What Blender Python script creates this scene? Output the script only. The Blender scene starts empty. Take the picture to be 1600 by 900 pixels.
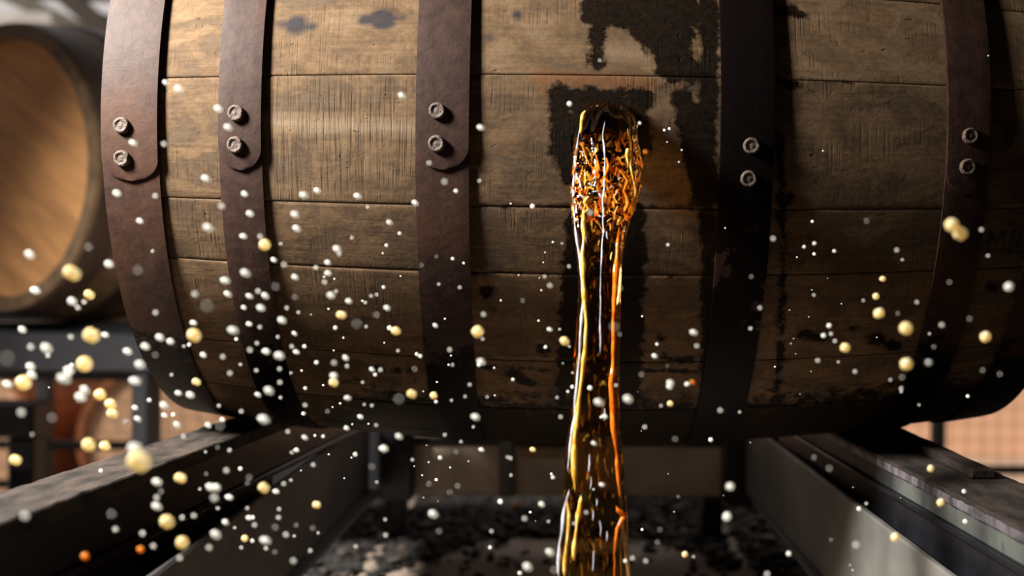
import bpy, bmesh, math, random
import numpy as np
from mathutils import Vector, Matrix, noise
PI = math.pi
C = bpy.context.scene.collection
sc = bpy.context.scene

# ---------------------------------------------------------------- camera
cd = bpy.data.cameras.new('camera'); cam = bpy.data.objects.new('camera', cd); C.objects.link(cam)
F_PX = 1765.2
cd.sensor_fit = 'HORIZONTAL'; cd.sensor_width = 36.0; cd.lens = F_PX / 1600 * 36.0
cd.shift_x = -0.0712; cd.clip_start = .02; cd.clip_end = 200
yaw, pitch, roll = -.0219, -.0064, -.0104
cam.location = (-.034, -1.2797, -.141)
cam.rotation_euler = (Matrix.Rotation(yaw, 3, 'Z') @ Matrix.Rotation(PI/2 + pitch, 3, 'X') @ Matrix.Rotation(-roll, 3, 'Z')).to_euler()
cd.dof.use_dof = True; cd.dof.focus_distance = .97
cd.dof.aperture_fstop = (cd.lens / 1000) / .011
sc.camera = cam

# ---------------------------------------------------------------- sky, sun, added key lamp at the left
w = bpy.data.worlds.new('sky'); sc.world = w; w.use_nodes = True
bg = w.node_tree.nodes['Background']; bg.inputs[0].default_value = (.92, .84, .80, 1); bg.inputs[1].default_value = .72
def sun_dir(v):
    return Vector(v).to_track_quat('Z', 'Y').to_euler()
sl = bpy.data.lights.new('sun', 'SUN'); sl.energy = 3.6; sl.angle = .01; sl.color = (1, .86, .70)
so = bpy.data.objects.new('sun', sl); C.objects.link(so); so.rotation_euler = sun_dir((-.8, -.40, .5))
def area(name, loc, target, sx, sy, power, color, spread=180):
    l = bpy.data.lights.new(name, 'AREA'); l.shape = 'RECTANGLE'; l.size = sx; l.size_y = sy; l.energy = power; l.color = color; l.spread = math.radians(spread)
    o = bpy.data.objects.new(name, l); C.objects.link(o); o.location = loc
    o.rotation_euler = (Vector(loc) - Vector(target)).to_track_quat('Z', 'Y').to_euler(); return o
area('added_key_light', (-.97, -.63, .52), (-.50, -.30, -.02), .18, .26, 42, (1, .94, .87), 112)  # key lamp added at the left; no doorway stands here
sc.view_settings.view_transform = 'Standard'; sc.view_settings.look = 'None'
sc.view_settings.gamma = 1; sc.view_settings.use_curve_mapping = False
sc.view_settings.exposure = 0.0

# ---------------------------------------------------------------- helpers
def new_mat(name):
    m = bpy.data.materials.new(name); m.use_nodes = True
    nt = m.node_tree; return m, nt, nt.nodes['Principled BSDF']
def N(nt, typ, **kw):
    n = nt.nodes.new(typ)
    for k, v in kw.items():
        if k.startswith('i_'): n.inputs[k[2:].replace('_', ' ')].default_value = v
        else: setattr(n, k, v)
    return n
def mixc(nt, fac, a, b, mode='MIX'):
    n = nt.nodes.new('ShaderNodeMix'); n.data_type = 'RGBA'; n.blend_type = mode
    for s, v in ((0, fac), (6, a), (7, b)):
        if hasattr(v, 'is_linked') or hasattr(v, 'links'): nt.links.new(v, n.inputs[s])
        else: n.inputs[s].default_value = v if s == 0 else (*v, 1)
    return n.outputs[2]
def math_(nt, op, a, b=0.0, clamp=False):
    n = nt.nodes.new('ShaderNodeMath'); n.operation = op; n.use_clamp = clamp
    for s, v in ((0, a), (1, b)):
        if hasattr(v, 'links'): nt.links.new(v, n.inputs[s])
        else: n.inputs[s].default_value = v
    return n.outputs[0]
def maprange(nt, v, a, b, c=0.0, d=1.0):
    n = nt.nodes.new('ShaderNodeMapRange'); nt.links.new(v, n.inputs[0])
    for i, x in enumerate((a, b, c, d)): n.inputs[i+1].default_value = x
    return n.outputs[0]
def noise_at(nt, vec, scale, detail=4, rough=.55, dist=0.0, stretch=(1, 1, 1)):
    mp = nt.nodes.new('ShaderNodeMapping'); mp.inputs['Scale'].default_value = stretch
    nt.links.new(vec, mp.inputs[0])
    n = nt.nodes.new('ShaderNodeTexNoise'); n.inputs['Scale'].default_value = scale; n.inputs['Detail'].default_value = detail
    n.inputs['Roughness'].default_value = rough; n.inputs['Distortion'].default_value = dist
    nt.links.new(mp.outputs[0], n.inputs['Vector']); return n.outputs[0]
def bump(nt, b, h, strength=.4, dist=.002):
    n = nt.nodes.new('ShaderNodeBump'); n.inputs['Strength'].default_value = strength; n.inputs['Distance'].default_value = dist
    nt.links.new(h, n.inputs['Height']); nt.links.new(n.outputs[0], b.inputs['Normal'])
def simple(name, col, rough=.6, metal=0.0, var=.35, scale=30, stretch=(1, 1, 1), col2=None, bumps=.3, spec=.5):
    m, nt, b = new_mat(name)
    tc = N(nt, 'ShaderNodeTexCoord').outputs['Object']
    n1 = noise_at(nt, tc, scale, 6, .6, 0, stretch)
    c2 = col2 or tuple(x * (1 - var) for x in col)
    c = mixc(nt, maprange(nt, n1, .35, .65), c2, col)
    nt.links.new(c, b.inputs['Base Color']); b.inputs['Roughness'].default_value = rough
    b.inputs['Metallic'].default_value = metal; b.inputs['Specular IOR Level'].default_value = spec
    if bumps: bump(nt, b, n1, bumps, .002)
    return m

def obj(name, verts, faces, mat, parent=None, smooth=False, kind=None):
    me = bpy.data.meshes.new(name); me.from_pydata([tuple(v) for v in verts], [], faces)
    me.materials.append(mat)
    if smooth: me.polygons.foreach_set('use_smooth', [True] * len(me.polygons))
    me.update()
    o = bpy.data.objects.new(name, me); C.objects.link(o)
    if parent: o.parent = parent
    if kind: o['kind'] = kind
    return o
def from_bm(name, bm, mat, parent=None, smooth=False):
    me = bpy.data.meshes.new(name); bm.to_mesh(me); bm.free(); me.materials.append(mat)
    if smooth: me.polygons.foreach_set('use_smooth', [True] * len(me.polygons))
    o = bpy.data.objects.new(name, me); C.objects.link(o)
    if parent: o.parent = parent
    return o
def empty(name, loc, label=None, cat=None, group=None):
    o = bpy.data.objects.new(name, None); C.objects.link(o); o.location = loc; o.empty_display_size = .05
    return tag(o, label, cat, group)
def tag(o, label=None, cat=None, group=None, kind=None):
    if label: o['label'] = label
    if cat: o['category'] = cat
    if group: o['group'] = group
    if kind: o['kind'] = kind
    return o
def box_bm(x0, x1, y0, y1, z0, z1, bev=.002, seg=1):
    bm = bmesh.new(); bmesh.ops.create_cube(bm, size=1)
    for v in bm.verts: v.co = ((x0+x1)/2 + v.co.x*(x1-x0), (y0+y1)/2 + v.co.y*(y1-y0), (z0+z1)/2 + v.co.z*(z1-z0))
    if bev: bmesh.ops.bevel(bm, geom=bm.edges[:], offset=bev, segments=seg, affect='EDGES')
    return bm
def prism_bm(plan, z0, z1, bev=.0015, cuts=0, jag=0.0, seed=0):
    """plan: 4 corners (x,y) in order inner-near, outer-near, outer-far, inner-far; cut lengthwise and roughened"""
    n = max(1, cuts); vs = []; fs = []
    (ax, ay), (bx, by), (cx, cy), (dx, dy) = plan
    for i in range(n+1):
        t = i / n
        p = ((ax+(dx-ax)*t, ay+(dy-ay)*t), (bx+(cx-bx)*t, by+(cy-by)*t))
        for k, (x, y) in enumerate(p):
            j = jag * noise.noise((x*40+seed, y*60, k*7.0))
            j2 = jag * .5 * noise.noise((x*40+seed, y*90, k*7.0+3))
            vs.append((x + j, y, z1 + j2)); vs.append((x + j*.6, y, z0))
    for i in range(n):
        a = i*4; b = a+4
        fs += [(a, a+2, b+2, b), (a+1, b+1, b+3, a+3), (a, b, b+1, a+1), (a+2, a+3, b+3, b+2)]
    fs += [(0, 1, 3, 2), (n*4, n*4+2, n*4+3, n*4+1)]
    bm = bmesh.new(); bv = [bm.verts.new(v) for v in vs]
    for f in fs: bm.faces.new([bv[i] for i in f])
    bmesh.ops.recalc_face_normals(bm, faces=bm.faces)
    if bev:
        e = [e for e in bm.edges if e.calc_face_angle(0) > 1.0]
        bmesh.ops.bevel(bm, geom=e, offset=bev, segments=1, affect='EDGES')
    return bm

# ---------------------------------------------------------------- materials
def wood_barrel():
    m, nt, b = new_mat('weathered_oak')
    uv = N(nt, 'ShaderNodeAttribute', attribute_name='board').outputs['Vector']      # x along, arc, stave
    mk = N(nt, 'ShaderNodeAttribute', attribute_name='marks')                        # wet, knot/pale, saw marks, rust
    sep = N(nt, 'ShaderNodeSeparateColor'); nt.links.new(mk.outputs['Color'], sep.inputs[0])
    wet, knot, saw = sep.outputs[0], sep.outputs[1], sep.outputs[2]; rust = mk.outputs['Alpha']
    grain = noise_at(nt, uv, 1, 6, .65, .4, (9, 260, 1))
    blot = noise_at(nt, uv, 1, 5, .6, .6, (22, 34, 1))
    fine = noise_at(nt, uv, 1, 6, .7, .2, (160, 210, 1))
    tick = noise_at(nt, uv, 1, 3, .6, .1, (420, 14, 1))
    tickm = noise_at(nt, uv, 1, 3, .6, .3, (12, 26, 1))
    board = noise_at(nt, uv, 1, 0, .5, 0, (.6, 0, 7.3))
    v = math_(nt, 'ADD', math_(nt, 'MULTIPLY', grain, .16), math_(nt, 'MULTIPLY', blot, .52))
    v = math_(nt, 'ADD', v, math_(nt, 'MULTIPLY', fine, .24))
    v = math_(nt, 'ADD', v, math_(nt, 'MULTIPLY', math_(nt, 'SUBTRACT', board, .5), .22))
    cr = N(nt, 'ShaderNodeValToRGB'); nt.links.new(v, cr.inputs[0])
    e = cr.color_ramp.elements; e[0].position = .27; e[0].color = (.026, .016, .010, 1)
    e[1].position = .68; e[1].color = (.245, .178, .112, 1)
    k = cr.color_ramp.elements.new(.40); k.color = (.062, .040, .023, 1)
    k = cr.color_ramp.elements.new(.52); k.color = (.140, .089, .047, 1)
    col = cr.outputs[0]
    # vertical saw ticks
    tm = maprange(nt, tick, .50, .66); tm = math_(nt, 'MULTIPLY', tm, maprange(nt, math_(nt, 'ADD', tickm, math_(nt, 'MULTIPLY', saw, .22)), .5, .72))
    col = mixc(nt, math_(nt, 'MULTIPLY', tm, .62), col, (.045, .030, .018))
    tl = math_(nt, 'MULTIPLY', maprange(nt, tick, .47, .34), maprange(nt, saw, .2, 1, 0, .35))
    col = mixc(nt, tl, col, (.24, .175, .11))
    # nicks
    nick = maprange(nt, noise_at(nt, uv, 1, 2, .5, .5, (90, 150, 1)), .70, .76)
    col = mixc(nt, math_(nt, 'MULTIPLY', nick, .75), col, (.03, .02, .013))
    # rust-brown smear
    rn = math_(nt, 'ADD', rust, math_(nt, 'MULTIPLY', math_(nt, 'SUBTRACT', fine, .5), 1.6))
    col = mixc(nt, math_(nt, 'MULTIPLY', maprange(nt, rn, .5, .8), .62), col, (.15, .062, .022))
    # knots (>.5) and pale band, a ridge highlight painted in (<.5)
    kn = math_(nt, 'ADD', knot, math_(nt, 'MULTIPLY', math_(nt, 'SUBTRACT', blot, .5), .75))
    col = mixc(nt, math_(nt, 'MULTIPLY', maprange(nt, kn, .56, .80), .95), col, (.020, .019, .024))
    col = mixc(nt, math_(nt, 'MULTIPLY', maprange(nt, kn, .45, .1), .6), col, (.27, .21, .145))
    # wet black stain with a ragged edge
    rag = noise_at(nt, uv, 1, 6, .72, .3, (75, 75, 1))
    wn = math_(nt, 'ADD', wet, math_(nt, 'MULTIPLY', math_(nt, 'SUBTRACT', rag, .5), .9))
    wm = maprange(nt, wn, .46, .60)
    dcol = mixc(nt, maprange(nt, fine, .35, .75), (.003, .0025, .002), (.014, .009, .006))
    col = mixc(nt, math_(nt, 'MULTIPLY', wm, .97), col, dcol)
    col = mixc(nt, 1.0, col, (.70, .68, .66), 'MULTIPLY')
    nt.links.new(col, b.inputs['Base Color'])
    nt.links.new(math_(nt, 'SUBTRACT', .82, math_(nt, 'MULTIPLY', wm, .30)), b.inputs['Roughness'])
    nt.links.new(math_(nt, 'SUBTRACT', .13, math_(nt, 'MULTIPLY', wm, .10)), b.inputs['Specular IOR Level'])
    h = math_(nt, 'ADD', v, math_(nt, 'MULTIPLY', tm, -.35))
    h = math_(nt, 'SUBTRACT', h, math_(nt, 'MULTIPLY', nick, .5))
    bump(nt, b, h, .55, .0022)
    return m
M_WOOD = wood_barrel()

def hoop_mat(name, black=0.0):
    m, nt, b = new_mat(name)
    tc = N(nt, 'ShaderNodeTexCoord').outputs['Object']
    n1 = noise_at(nt, tc, 14, 6, .6); n2 = noise_at(nt, tc, 90, 5, .65, .3); n3 = noise_at(nt, tc, 6, 3, .5)
    c = mixc(nt, maprange(nt, n2, .38, .66), (.024, .0125, .0095), (.046, .025, .0185))
    c = mixc(nt, math_(nt, 'MULTIPLY', maprange(nt, n3, .50, .68), .55), c, (.082, .034, .012))
    c = mixc(nt, math_(nt, 'MULTIPLY', maprange(nt, n1, .58, .74), .5), c, (.060, .038, .026))
    # whiskey-blackened where the height drops below the belly, patchy
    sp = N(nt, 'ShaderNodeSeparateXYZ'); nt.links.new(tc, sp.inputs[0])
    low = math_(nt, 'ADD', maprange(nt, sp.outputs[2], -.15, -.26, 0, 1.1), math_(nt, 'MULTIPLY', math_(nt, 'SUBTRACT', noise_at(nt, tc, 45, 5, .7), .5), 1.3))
    if black: low = math_(nt, 'ADD', low, math_(nt, 'MULTIPLY', maprange(nt, n1, .66, .50), black))
    if black:    # the film has worn back to rust on the lower front
        rp = math_(nt, 'MULTIPLY', math_(nt, 'MULTIPLY', maprange(nt, sp.outputs[2], -.06, -.09), maprange(nt, sp.outputs[2], -.20, -.14)), maprange(nt, n1, .40, .58))
        low = math_(nt, 'SUBTRACT', low, math_(nt, 'MULTIPLY', rp, 1.6))
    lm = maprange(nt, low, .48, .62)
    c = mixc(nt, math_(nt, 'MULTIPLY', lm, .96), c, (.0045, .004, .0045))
    c = mixc(nt, 1.0, c, (.66, .59, .55), 'MULTIPLY')
    nt.links.new(c, b.inputs['Base Color']); b.inputs['Metallic'].default_value = .0
    nt.links.new(math_(nt, 'SUBTRACT', .62, math_(nt, 'MULTIPLY', lm, .18)), b.inputs['Roughness'])
    nt.links.new(math_(nt, 'SUBTRACT', .14, math_(nt, 'MULTIPLY', lm, .11)), b.inputs['Specular IOR Level'])
    bump(nt, b, n2, .5, .001)
    return m
M_HOOP = hoop_mat('rusty_hoop_steel'); M_HOOPB = hoop_mat('blackened_hoop_steel', 1.6)
M_RIVET = simple('worn_rivet_steel', (.085, .052, .034), .65, .05, .75, 420, bumps=.9)
M_RIVETD = simple('grimy_rivet_steel', (.085, .058, .040), .65, .05, .7, 420, bumps=.9)
M_RAILTOP = simple('worn_dark_timber', (.038, .028, .022), .8, 0, .6, 22, (3.2, 1, 3), col2=(.008, .007, .006), bumps=.8, spec=.2)
M_BLACK = simple('wet_black_steel', (.010, .010, .013), .38, .1, .5, 30, spec=.35)
M_CHIP = simple('chipped_grey_lavender_paint', (.11, .097, .112), .6, 0, .5, 60, (1, 1, .5), col2=(.012, .011, .013), bumps=.6)
M_WEB = simple('stained_grey_green_steel', (.070, .078, .070), .6, .1, .5, 14, (1, 1, .6), col2=(.012, .013, .014))
M_PLATE = simple('dull_galvanised_steel', (.125, .124, .113), .55, .05, .5, 7, (1, 1.2, 1), col2=(.065, .064, .06), bumps=.15)
M_PLATED = simple('dark_tray_steel', (.07, .065, .062), .7, 0, .5, 9, col2=(.035, .032, .030))  # darker base than the galvanised plate
M_CROSS = simple('brown_grey_beam_steel', (.52, .42, .34), .6, .1, .4, 8)
M_GREYB = simple('slate_grey_rack_steel', (.034, .036, .043), .7, 0, .3, 12)
M_CONC = simple('tan_concrete', (.42, .335, .26), .85, 0, .35, 9, col2=(.25, .20, .16))
M_GROUND = simple('pale_yard_concrete', (.60, .46, .36), .9, 0, .2, 3)
M_WALLP = simple('salmon_stucco', (.74, .46, .31), .9, 0, .12, 2.5)
M_SHADE = simple('dark_shade_boards', (.035, .032, .030), .85, 0, .3, 6)
M_CHAR = simple('charred_wood_black', (.018, .016, .015), .8, 0, .6, 60, bumps=.8)
M_CHIPW = simple('orange_brown_wood', (.42, .17, .055), .7, 0, .5, 80, col2=(.20, .08, .03))
M_BROWNC = simple('damp_bark_brown', (.065, .050, .040), .8, 0, .5, 60)
M_STEELW = simple('bright_shed_steel', (.55, .55, .55), .5, .2, .2, 5)

def liquid(churn=False):
    m, nt, b = new_mat('amber_whiskey')
    b.inputs['Base Color'].default_value = (.86, .50, .16, 1); b.inputs['Transmission Weight'].default_value = 1
    b.inputs['Roughness'].default_value = 0.0; b.inputs['IOR'].default_value = 1.36
    if churn:    # amber refracted light painted where the gush folds, streaks below
        tc = N(nt, 'ShaderNodeTexCoord').outputs['Object']
        n1 = noise_at(nt, tc, 1, 1.5, .5, 2.2, (140, 140, 62)); n2 = noise_at(nt, tc, 1, 2, .5, 1.0, (120, 120, 60))
        n3 = noise_at(nt, tc, 1, 3, .6, .5, (330, 330, 16))
        col = mixc(nt, maprange(nt, n2, .42, .60), (.75, .13, .008), (1, .55, .07))
        sp = N(nt, 'ShaderNodeSeparateXYZ'); nt.links.new(tc, sp.inputs[0]); z = sp.outputs[2]
        band = math_(nt, 'MULTIPLY', maprange(nt, z, -.022, -.055), maprange(nt, z, -.112, -.085))
        f1 = math_(nt, 'MULTIPLY', maprange(nt, n1, .55, .60), band)
        f2 = math_(nt, 'MULTIPLY', maprange(nt, n3, .60, .66), maprange(nt, z, -.10, -.14, 0, .35))
        f = math_(nt, 'MAXIMUM', f1, f2)
        g = N(nt, 'ShaderNodeBsdfPrincipled'); nt.links.new(col, g.inputs['Base Color']); g.inputs['Roughness'].default_value = .15
        g.inputs['IOR'].default_value = 1.36; g.inputs['Transmission Weight'].default_value = .25
        t = N(nt, 'ShaderNodeBsdfTranslucent'); nt.links.new(col, t.inputs[0])
        m1 = N(nt, 'ShaderNodeMixShader'); m1.inputs[0].default_value = .4; nt.links.new(g.outputs[0], m1.inputs[1]); nt.links.new(t.outputs[0], m1.inputs[2])
        m2 = N(nt, 'ShaderNodeMixShader'); nt.links.new(f, m2.inputs[0]); nt.links.new(b.outputs[0], m2.inputs[1]); nt.links.new(m1.outputs[0], m2.inputs[2])
        nt.links.new(m2.outputs[0], nt.nodes['Material Output'].inputs[0])
    return m
M_STREAM = liquid(True)
M_LIQ = liquid()
def highlight(name, c, c2, rough=.12, trans=.55):  # colours stand for light refracted and reflected in the stream
    m, nt, b = new_mat(name)
    tc = N(nt, 'ShaderNodeTexCoord').outputs['Object']
    n = noise_at(nt, tc, 1, 3, .6, .2, (380, 380, 28))
    nt.links.new(mixc(nt, maprange(nt, n, .40, .62), c2, c), b.inputs['Base Color'])
    b.inputs['Roughness'].default_value = rough; b.inputs['IOR'].default_value = 1.36
    b.inputs['Transmission Weight'].default_value = trans
    return m
M_GOLD = highlight('golden_highlight', (1, .74, .22), (.55, .27, .02), .06, .35)
M_ORANGE = highlight('orange_highlight', (1, .26, .02), (.45, .09, .005), .06, .4)
M_GLINT = highlight('silver_highlight', (.80, .84, .95), (.42, .44, .52), .04, .4)
def drop_mat(name, c, t=.08):  # bright base colour stands for light glinting in clear drops
    m, nt, b = new_mat(name)
    b.inputs['Base Color'].default_value = (*c, 1); b.inputs['Roughness'].default_value = .12
    b.inputs['IOR'].default_value = 1.36; b.inputs['Transmission Weight'].default_value = t
    tr = N(nt, 'ShaderNodeBsdfTranslucent'); tr.inputs[0].default_value = (*c, 1)
    mx = N(nt, 'ShaderNodeMixShader'); mx.inputs[0].default_value = .5
    nt.links.new(b.outputs[0], mx.inputs[1]); nt.links.new(tr.outputs[0], mx.inputs[2]); nt.links.new(mx.outputs[0], nt.nodes['Material Output'].inputs[0])
    return m
def gold_drop():
    m = drop_mat('golden_droplet', (1, .80, .30)); nt = m.node_tree
    tc = N(nt, 'ShaderNodeTexCoord').outputs['Object']; n = noise_at(nt, tc, 1.3, 2, .5, .4)
    c = mixc(nt, maprange(nt, n, .42, .56), (1, .80, .34), (1, .96, .80))  # refraction pattern painted in gold and near-white
    for k in nt.nodes:
        if k.type == 'BSDF_PRINCIPLED': nt.links.new(c, k.inputs['Base Color'])
        if k.type == 'BSDF_TRANSLUCENT': nt.links.new(c, k.inputs[0])
    return m
M_DW = drop_mat('pale_droplet', (.98, .99, .95)); M_DY = gold_drop(); M_DO = drop_mat('orange_droplet', (.95, .45, .08))

# ---------------------------------------------------------------- setting
def setting(name, bm, mat): o = from_bm(name, bm, mat); o['kind'] = 'structure'; return o
setting('floor', box_bm(-12, 12, 1.25, 30, -1.12, -1.0, 0), M_GROUND)
setting('floor', box_bm(-12, 12, -4, 1.25, -1.12, -1.0, 0), M_CONC)
setting('wall_back', box_bm(-2.75, 9, 4.3, 4.5, -1.0, .55, 0), M_WALLP)
setting('shade_ceiling', box_bm(-1.9, 3.2, -3.1, 2.0, 2.2, 2.3, 0), M_SHADE)  # unseen slab added to keep sky light off the barrel
setting('shade_wall_right', box_bm(2.2, 2.3, -3.1, 2.0, -1.0, 2.2, 0), M_SHADE)  # unseen dark wall added to cut light from the right
setting('shade_wall_front', box_bm(-2, 2.3, -3.2, -3.1, -1.0, 2.2, 0), M_SHADE)  # unseen dark wall behind the camera, added to cut sky light
setting('shade_wall_left', box_bm(-2.0, -1.9, -3.1, .95, -1.0, 2.2, 0), M_SHADE)  # unseen wall added to keep the sun off the barrels

# far shed roof frame, top left
t = empty('shed_frame', (-3.6, 7.0, -1.0), 'dark open shed roof frame against the pale sky', 'shed')
def beam(name, p, q, r, mat, parent, w2=None):
    p, q = Vector(p), Vector(q); d = q - p; bm = bmesh.new(); bmesh.ops.create_cube(bm, size=1)
    for v in bm.verts: v.co = (v.co.x*r*2, v.co.y*(w2 or r)*2, v.co.z*d.length)
    bmesh.ops.bevel(bm, geom=bm.edges[:], offset=r*.1, segments=1, affect='EDGES')
    mt = Matrix.Translation((p+q)/2) @ d.to_track_quat('Z', 'Y').to_matrix().to_4x4()
    bmesh.ops.transform(bm, matrix=mt, verts=bm.verts)
    off = Vector(parent.location) if parent else Vector((0, 0, 0))
    bmesh.ops.translate(bm, verts=bm.verts, vec=-off)
    return from_bm(name, bm, mat, parent)
M_BEAMO = simple('olive_grey_steel', (.13, .125, .10), .7, 0, .3, 5)
M_BEAMB = simple('brown_shed_timber', (.045, .032, .024), .7, 0, .3, 5)
beam('rafter', (-4.4, 6.7, 2.04), (-3.3, 6.7, 1.53), .05, M_BEAMO, t)
beam('rafter', (-3.95, 6.7, 2.19), (-2.5, 6.7, .96), .065, M_BEAMB, t)
beam('purlin', (-3.55, 6.7, 1.61), (-2.2, 6.7, 1.14), .045, M_BLACK, t)
beam('purlin', (-3.34, 6.75, 1.63), (-2.2, 6.75, 1.30), .085, M_GREYB, t)
beam('gutter', (-4.5, 6.5, 1.62), (-3.5, 6.5, 1.60), .04, M_STEELW, t)
beam('post', (-4.6, 6.7, -1.0), (-4.6, 6.7, 2.2), .08, M_BEAMB, t)
beam('post', (-2.3, 6.7, -1.0), (-2.3, 6.7, 2.0), .08, M_BEAMB, t)
beam('roof_sheet', (-4.7, 6.9, 2.35), (-2.0, 6.9, 2.30), .03, M_BEAMO, t, .5)

# ---------------------------------------------------------------- barrels
L, RB, RH = .445, .3218, .2841
def prof(x): return RB - (RB-RH)*(x/L)**2
XE = .4345
WET = [(-0.0014, 0.0931, 0.0703, 0.0932, 0.0194), (0.0596, 0.1025, 0.0606, 0.0459, 0.0184), (0.0367, 0.0779, 0.0634, 0.0488, 0.0151), (-0.0043, 0.0841, -0.0049, 0.0433, 0.0076), (0.0689, 0.0488, 0.0795, 0.0364, 0.0108), (0.0918, 0.1029, 0.0898, -0.0121, 0.0097), (-0.0373, 0.0158, -0.0345, -0.0302, 0.0097), (-0.0249, -0.0492, -0.0303, -0.0384, 0.0119), (0.0299, 0.0099, 0.0351, -0.0281, 0.0097), (-0.027, 0.013, 0.0354, 0.0126, 0.0108), (0.0014, -0.0197, 0.0014, -0.0197, 0.0367), (0.0244, -0.0009, 0.0244, -0.0009, 0.0162), (-0.1101, -0.079, -0.0252, -0.0789, 0.0011), (0.0269, -0.0788, 0.0931, -0.0791, 0.0011), (-0.1124, -0.1412, -0.0256, -0.1399, 0.0011), (0.036, -0.1407, 0.0925, -0.1413, 0.0011), (0.1512, 0.0335, 0.2185, 0.0327, 0.0008), (0.0682, 0.0153, 0.0874, -0.0668, 0.0108), (0.005, -0.0909, 0.0129, -0.4581, 0.0356), (-0.0255, -0.1224, -0.0323, -0.3139, 0.0076), (0.0927, -0.0836, 0.1099, -0.3221, 0.0086), (0.1541, -0.0678, 0.1626, -0.0707, 0.0054), (0.1483, 0.0311, 0.1678, 0.028, 0.0049), (0.1516, -0.0123, 0.1789, -0.3322, 0.0043), (-0.2028, -0.258, -0.2028, -0.258, 0.0054), (-0.1866, -0.2587, -0.1866, -0.2587, 0.0059), (-0.1745, -0.2578, -0.1745, -0.2578, 0.0059), (-0.2397, -0.2842, -0.2265, -0.2774, 0.0027), (-0.0797, -0.2541, -0.0622, -0.2683, 0.0076), (-0.0494, -0.2221, -0.0494, -0.2221, 0.0076), (0.0582, -0.206, 0.0582, -0.206, 0.0054), (0.0624, -0.2307, 0.0864, -0.2351, 0.0054), (-0.0991, -0.1595, -0.0992, -0.1609, 0.0081), (0.1874, -0.2053, 0.206, -0.2107, 0.0065), (0.2348, -0.2015, 0.2348, -0.2015, 0.0049), (0.255, -0.2153, 0.2783, -0.2263, 0.007), (0.2321, -0.0956, 0.2321, -0.0956, 0.0032), (0.3586, -0.1611, 0.3586, -0.1611, 0.0065), (-0.1172, -0.2329, -0.1165, -0.3161, 0.0043), (-0.1407, -0.2707, -0.1429, -0.3327, 0.0065), (-0.3909, 0.1257, -0.3825, -0.0055, 0.0005), (0.1543, 0.0981, 0.171, 0.0953, 0.0065), (0.0817, -0.0012, 0.0901, -0.0668, 0.013), (-0.115, -0.2459, -0.0201, -0.2476, 0.0032), (0.0394, -0.2462, 0.0936, -0.2514, 0.0032), (-0.1649, -0.4584, 0.1908, -0.4533, 0.0162)]
KNOT = [(-0.2636, 0.0815, -0.2636, 0.0815, 0.0081), (-0.1884, 0.0857, -0.1884, 0.0857, 0.0092), (-0.2777, 0.0829, -0.2495, 0.0795, 0.0016), (-0.205, 0.0845, -0.1718, 0.0862, 0.0016), (-0.0728, 0.0879, -0.0728, 0.0879, 0.0016), (-0.1445, -0.2425, -0.1445, -0.2425, 0.0027), (-0.0974, 0.0664, -0.0974, 0.0664, 0.0022)]
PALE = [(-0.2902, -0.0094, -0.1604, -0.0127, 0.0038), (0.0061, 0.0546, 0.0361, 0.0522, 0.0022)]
RUST = [(-0.0556, 0.0315, 0.04, 0.0275, 0.0081), (-0.0541, 0.0215, -0.0405, 0.0186, 0.0043), (0.0602, 0.0274, 0.0672, 0.0236, 0.0043), (0.0144, 0.0574, 0.0278, 0.0459, 0.0043)]
def seg_field(X, S, caps, soft):
    out = np.full(X.shape, -1.0)
    for (x0, s0, x1, s1, r) in caps:
        dx, ds = x1-x0, s1-s0; l2 = dx*dx+ds*ds + 1e-12
        t = np.clip(((X-x0)*dx+(S-s0)*ds)/l2, 0, 1)
        d = np.hypot(X-(x0+t*dx), S-(s0+t*ds))
        out = np.maximum(out, (r-d)/soft)
    return np.clip(.5+out*.5, 0, 1)
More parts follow.
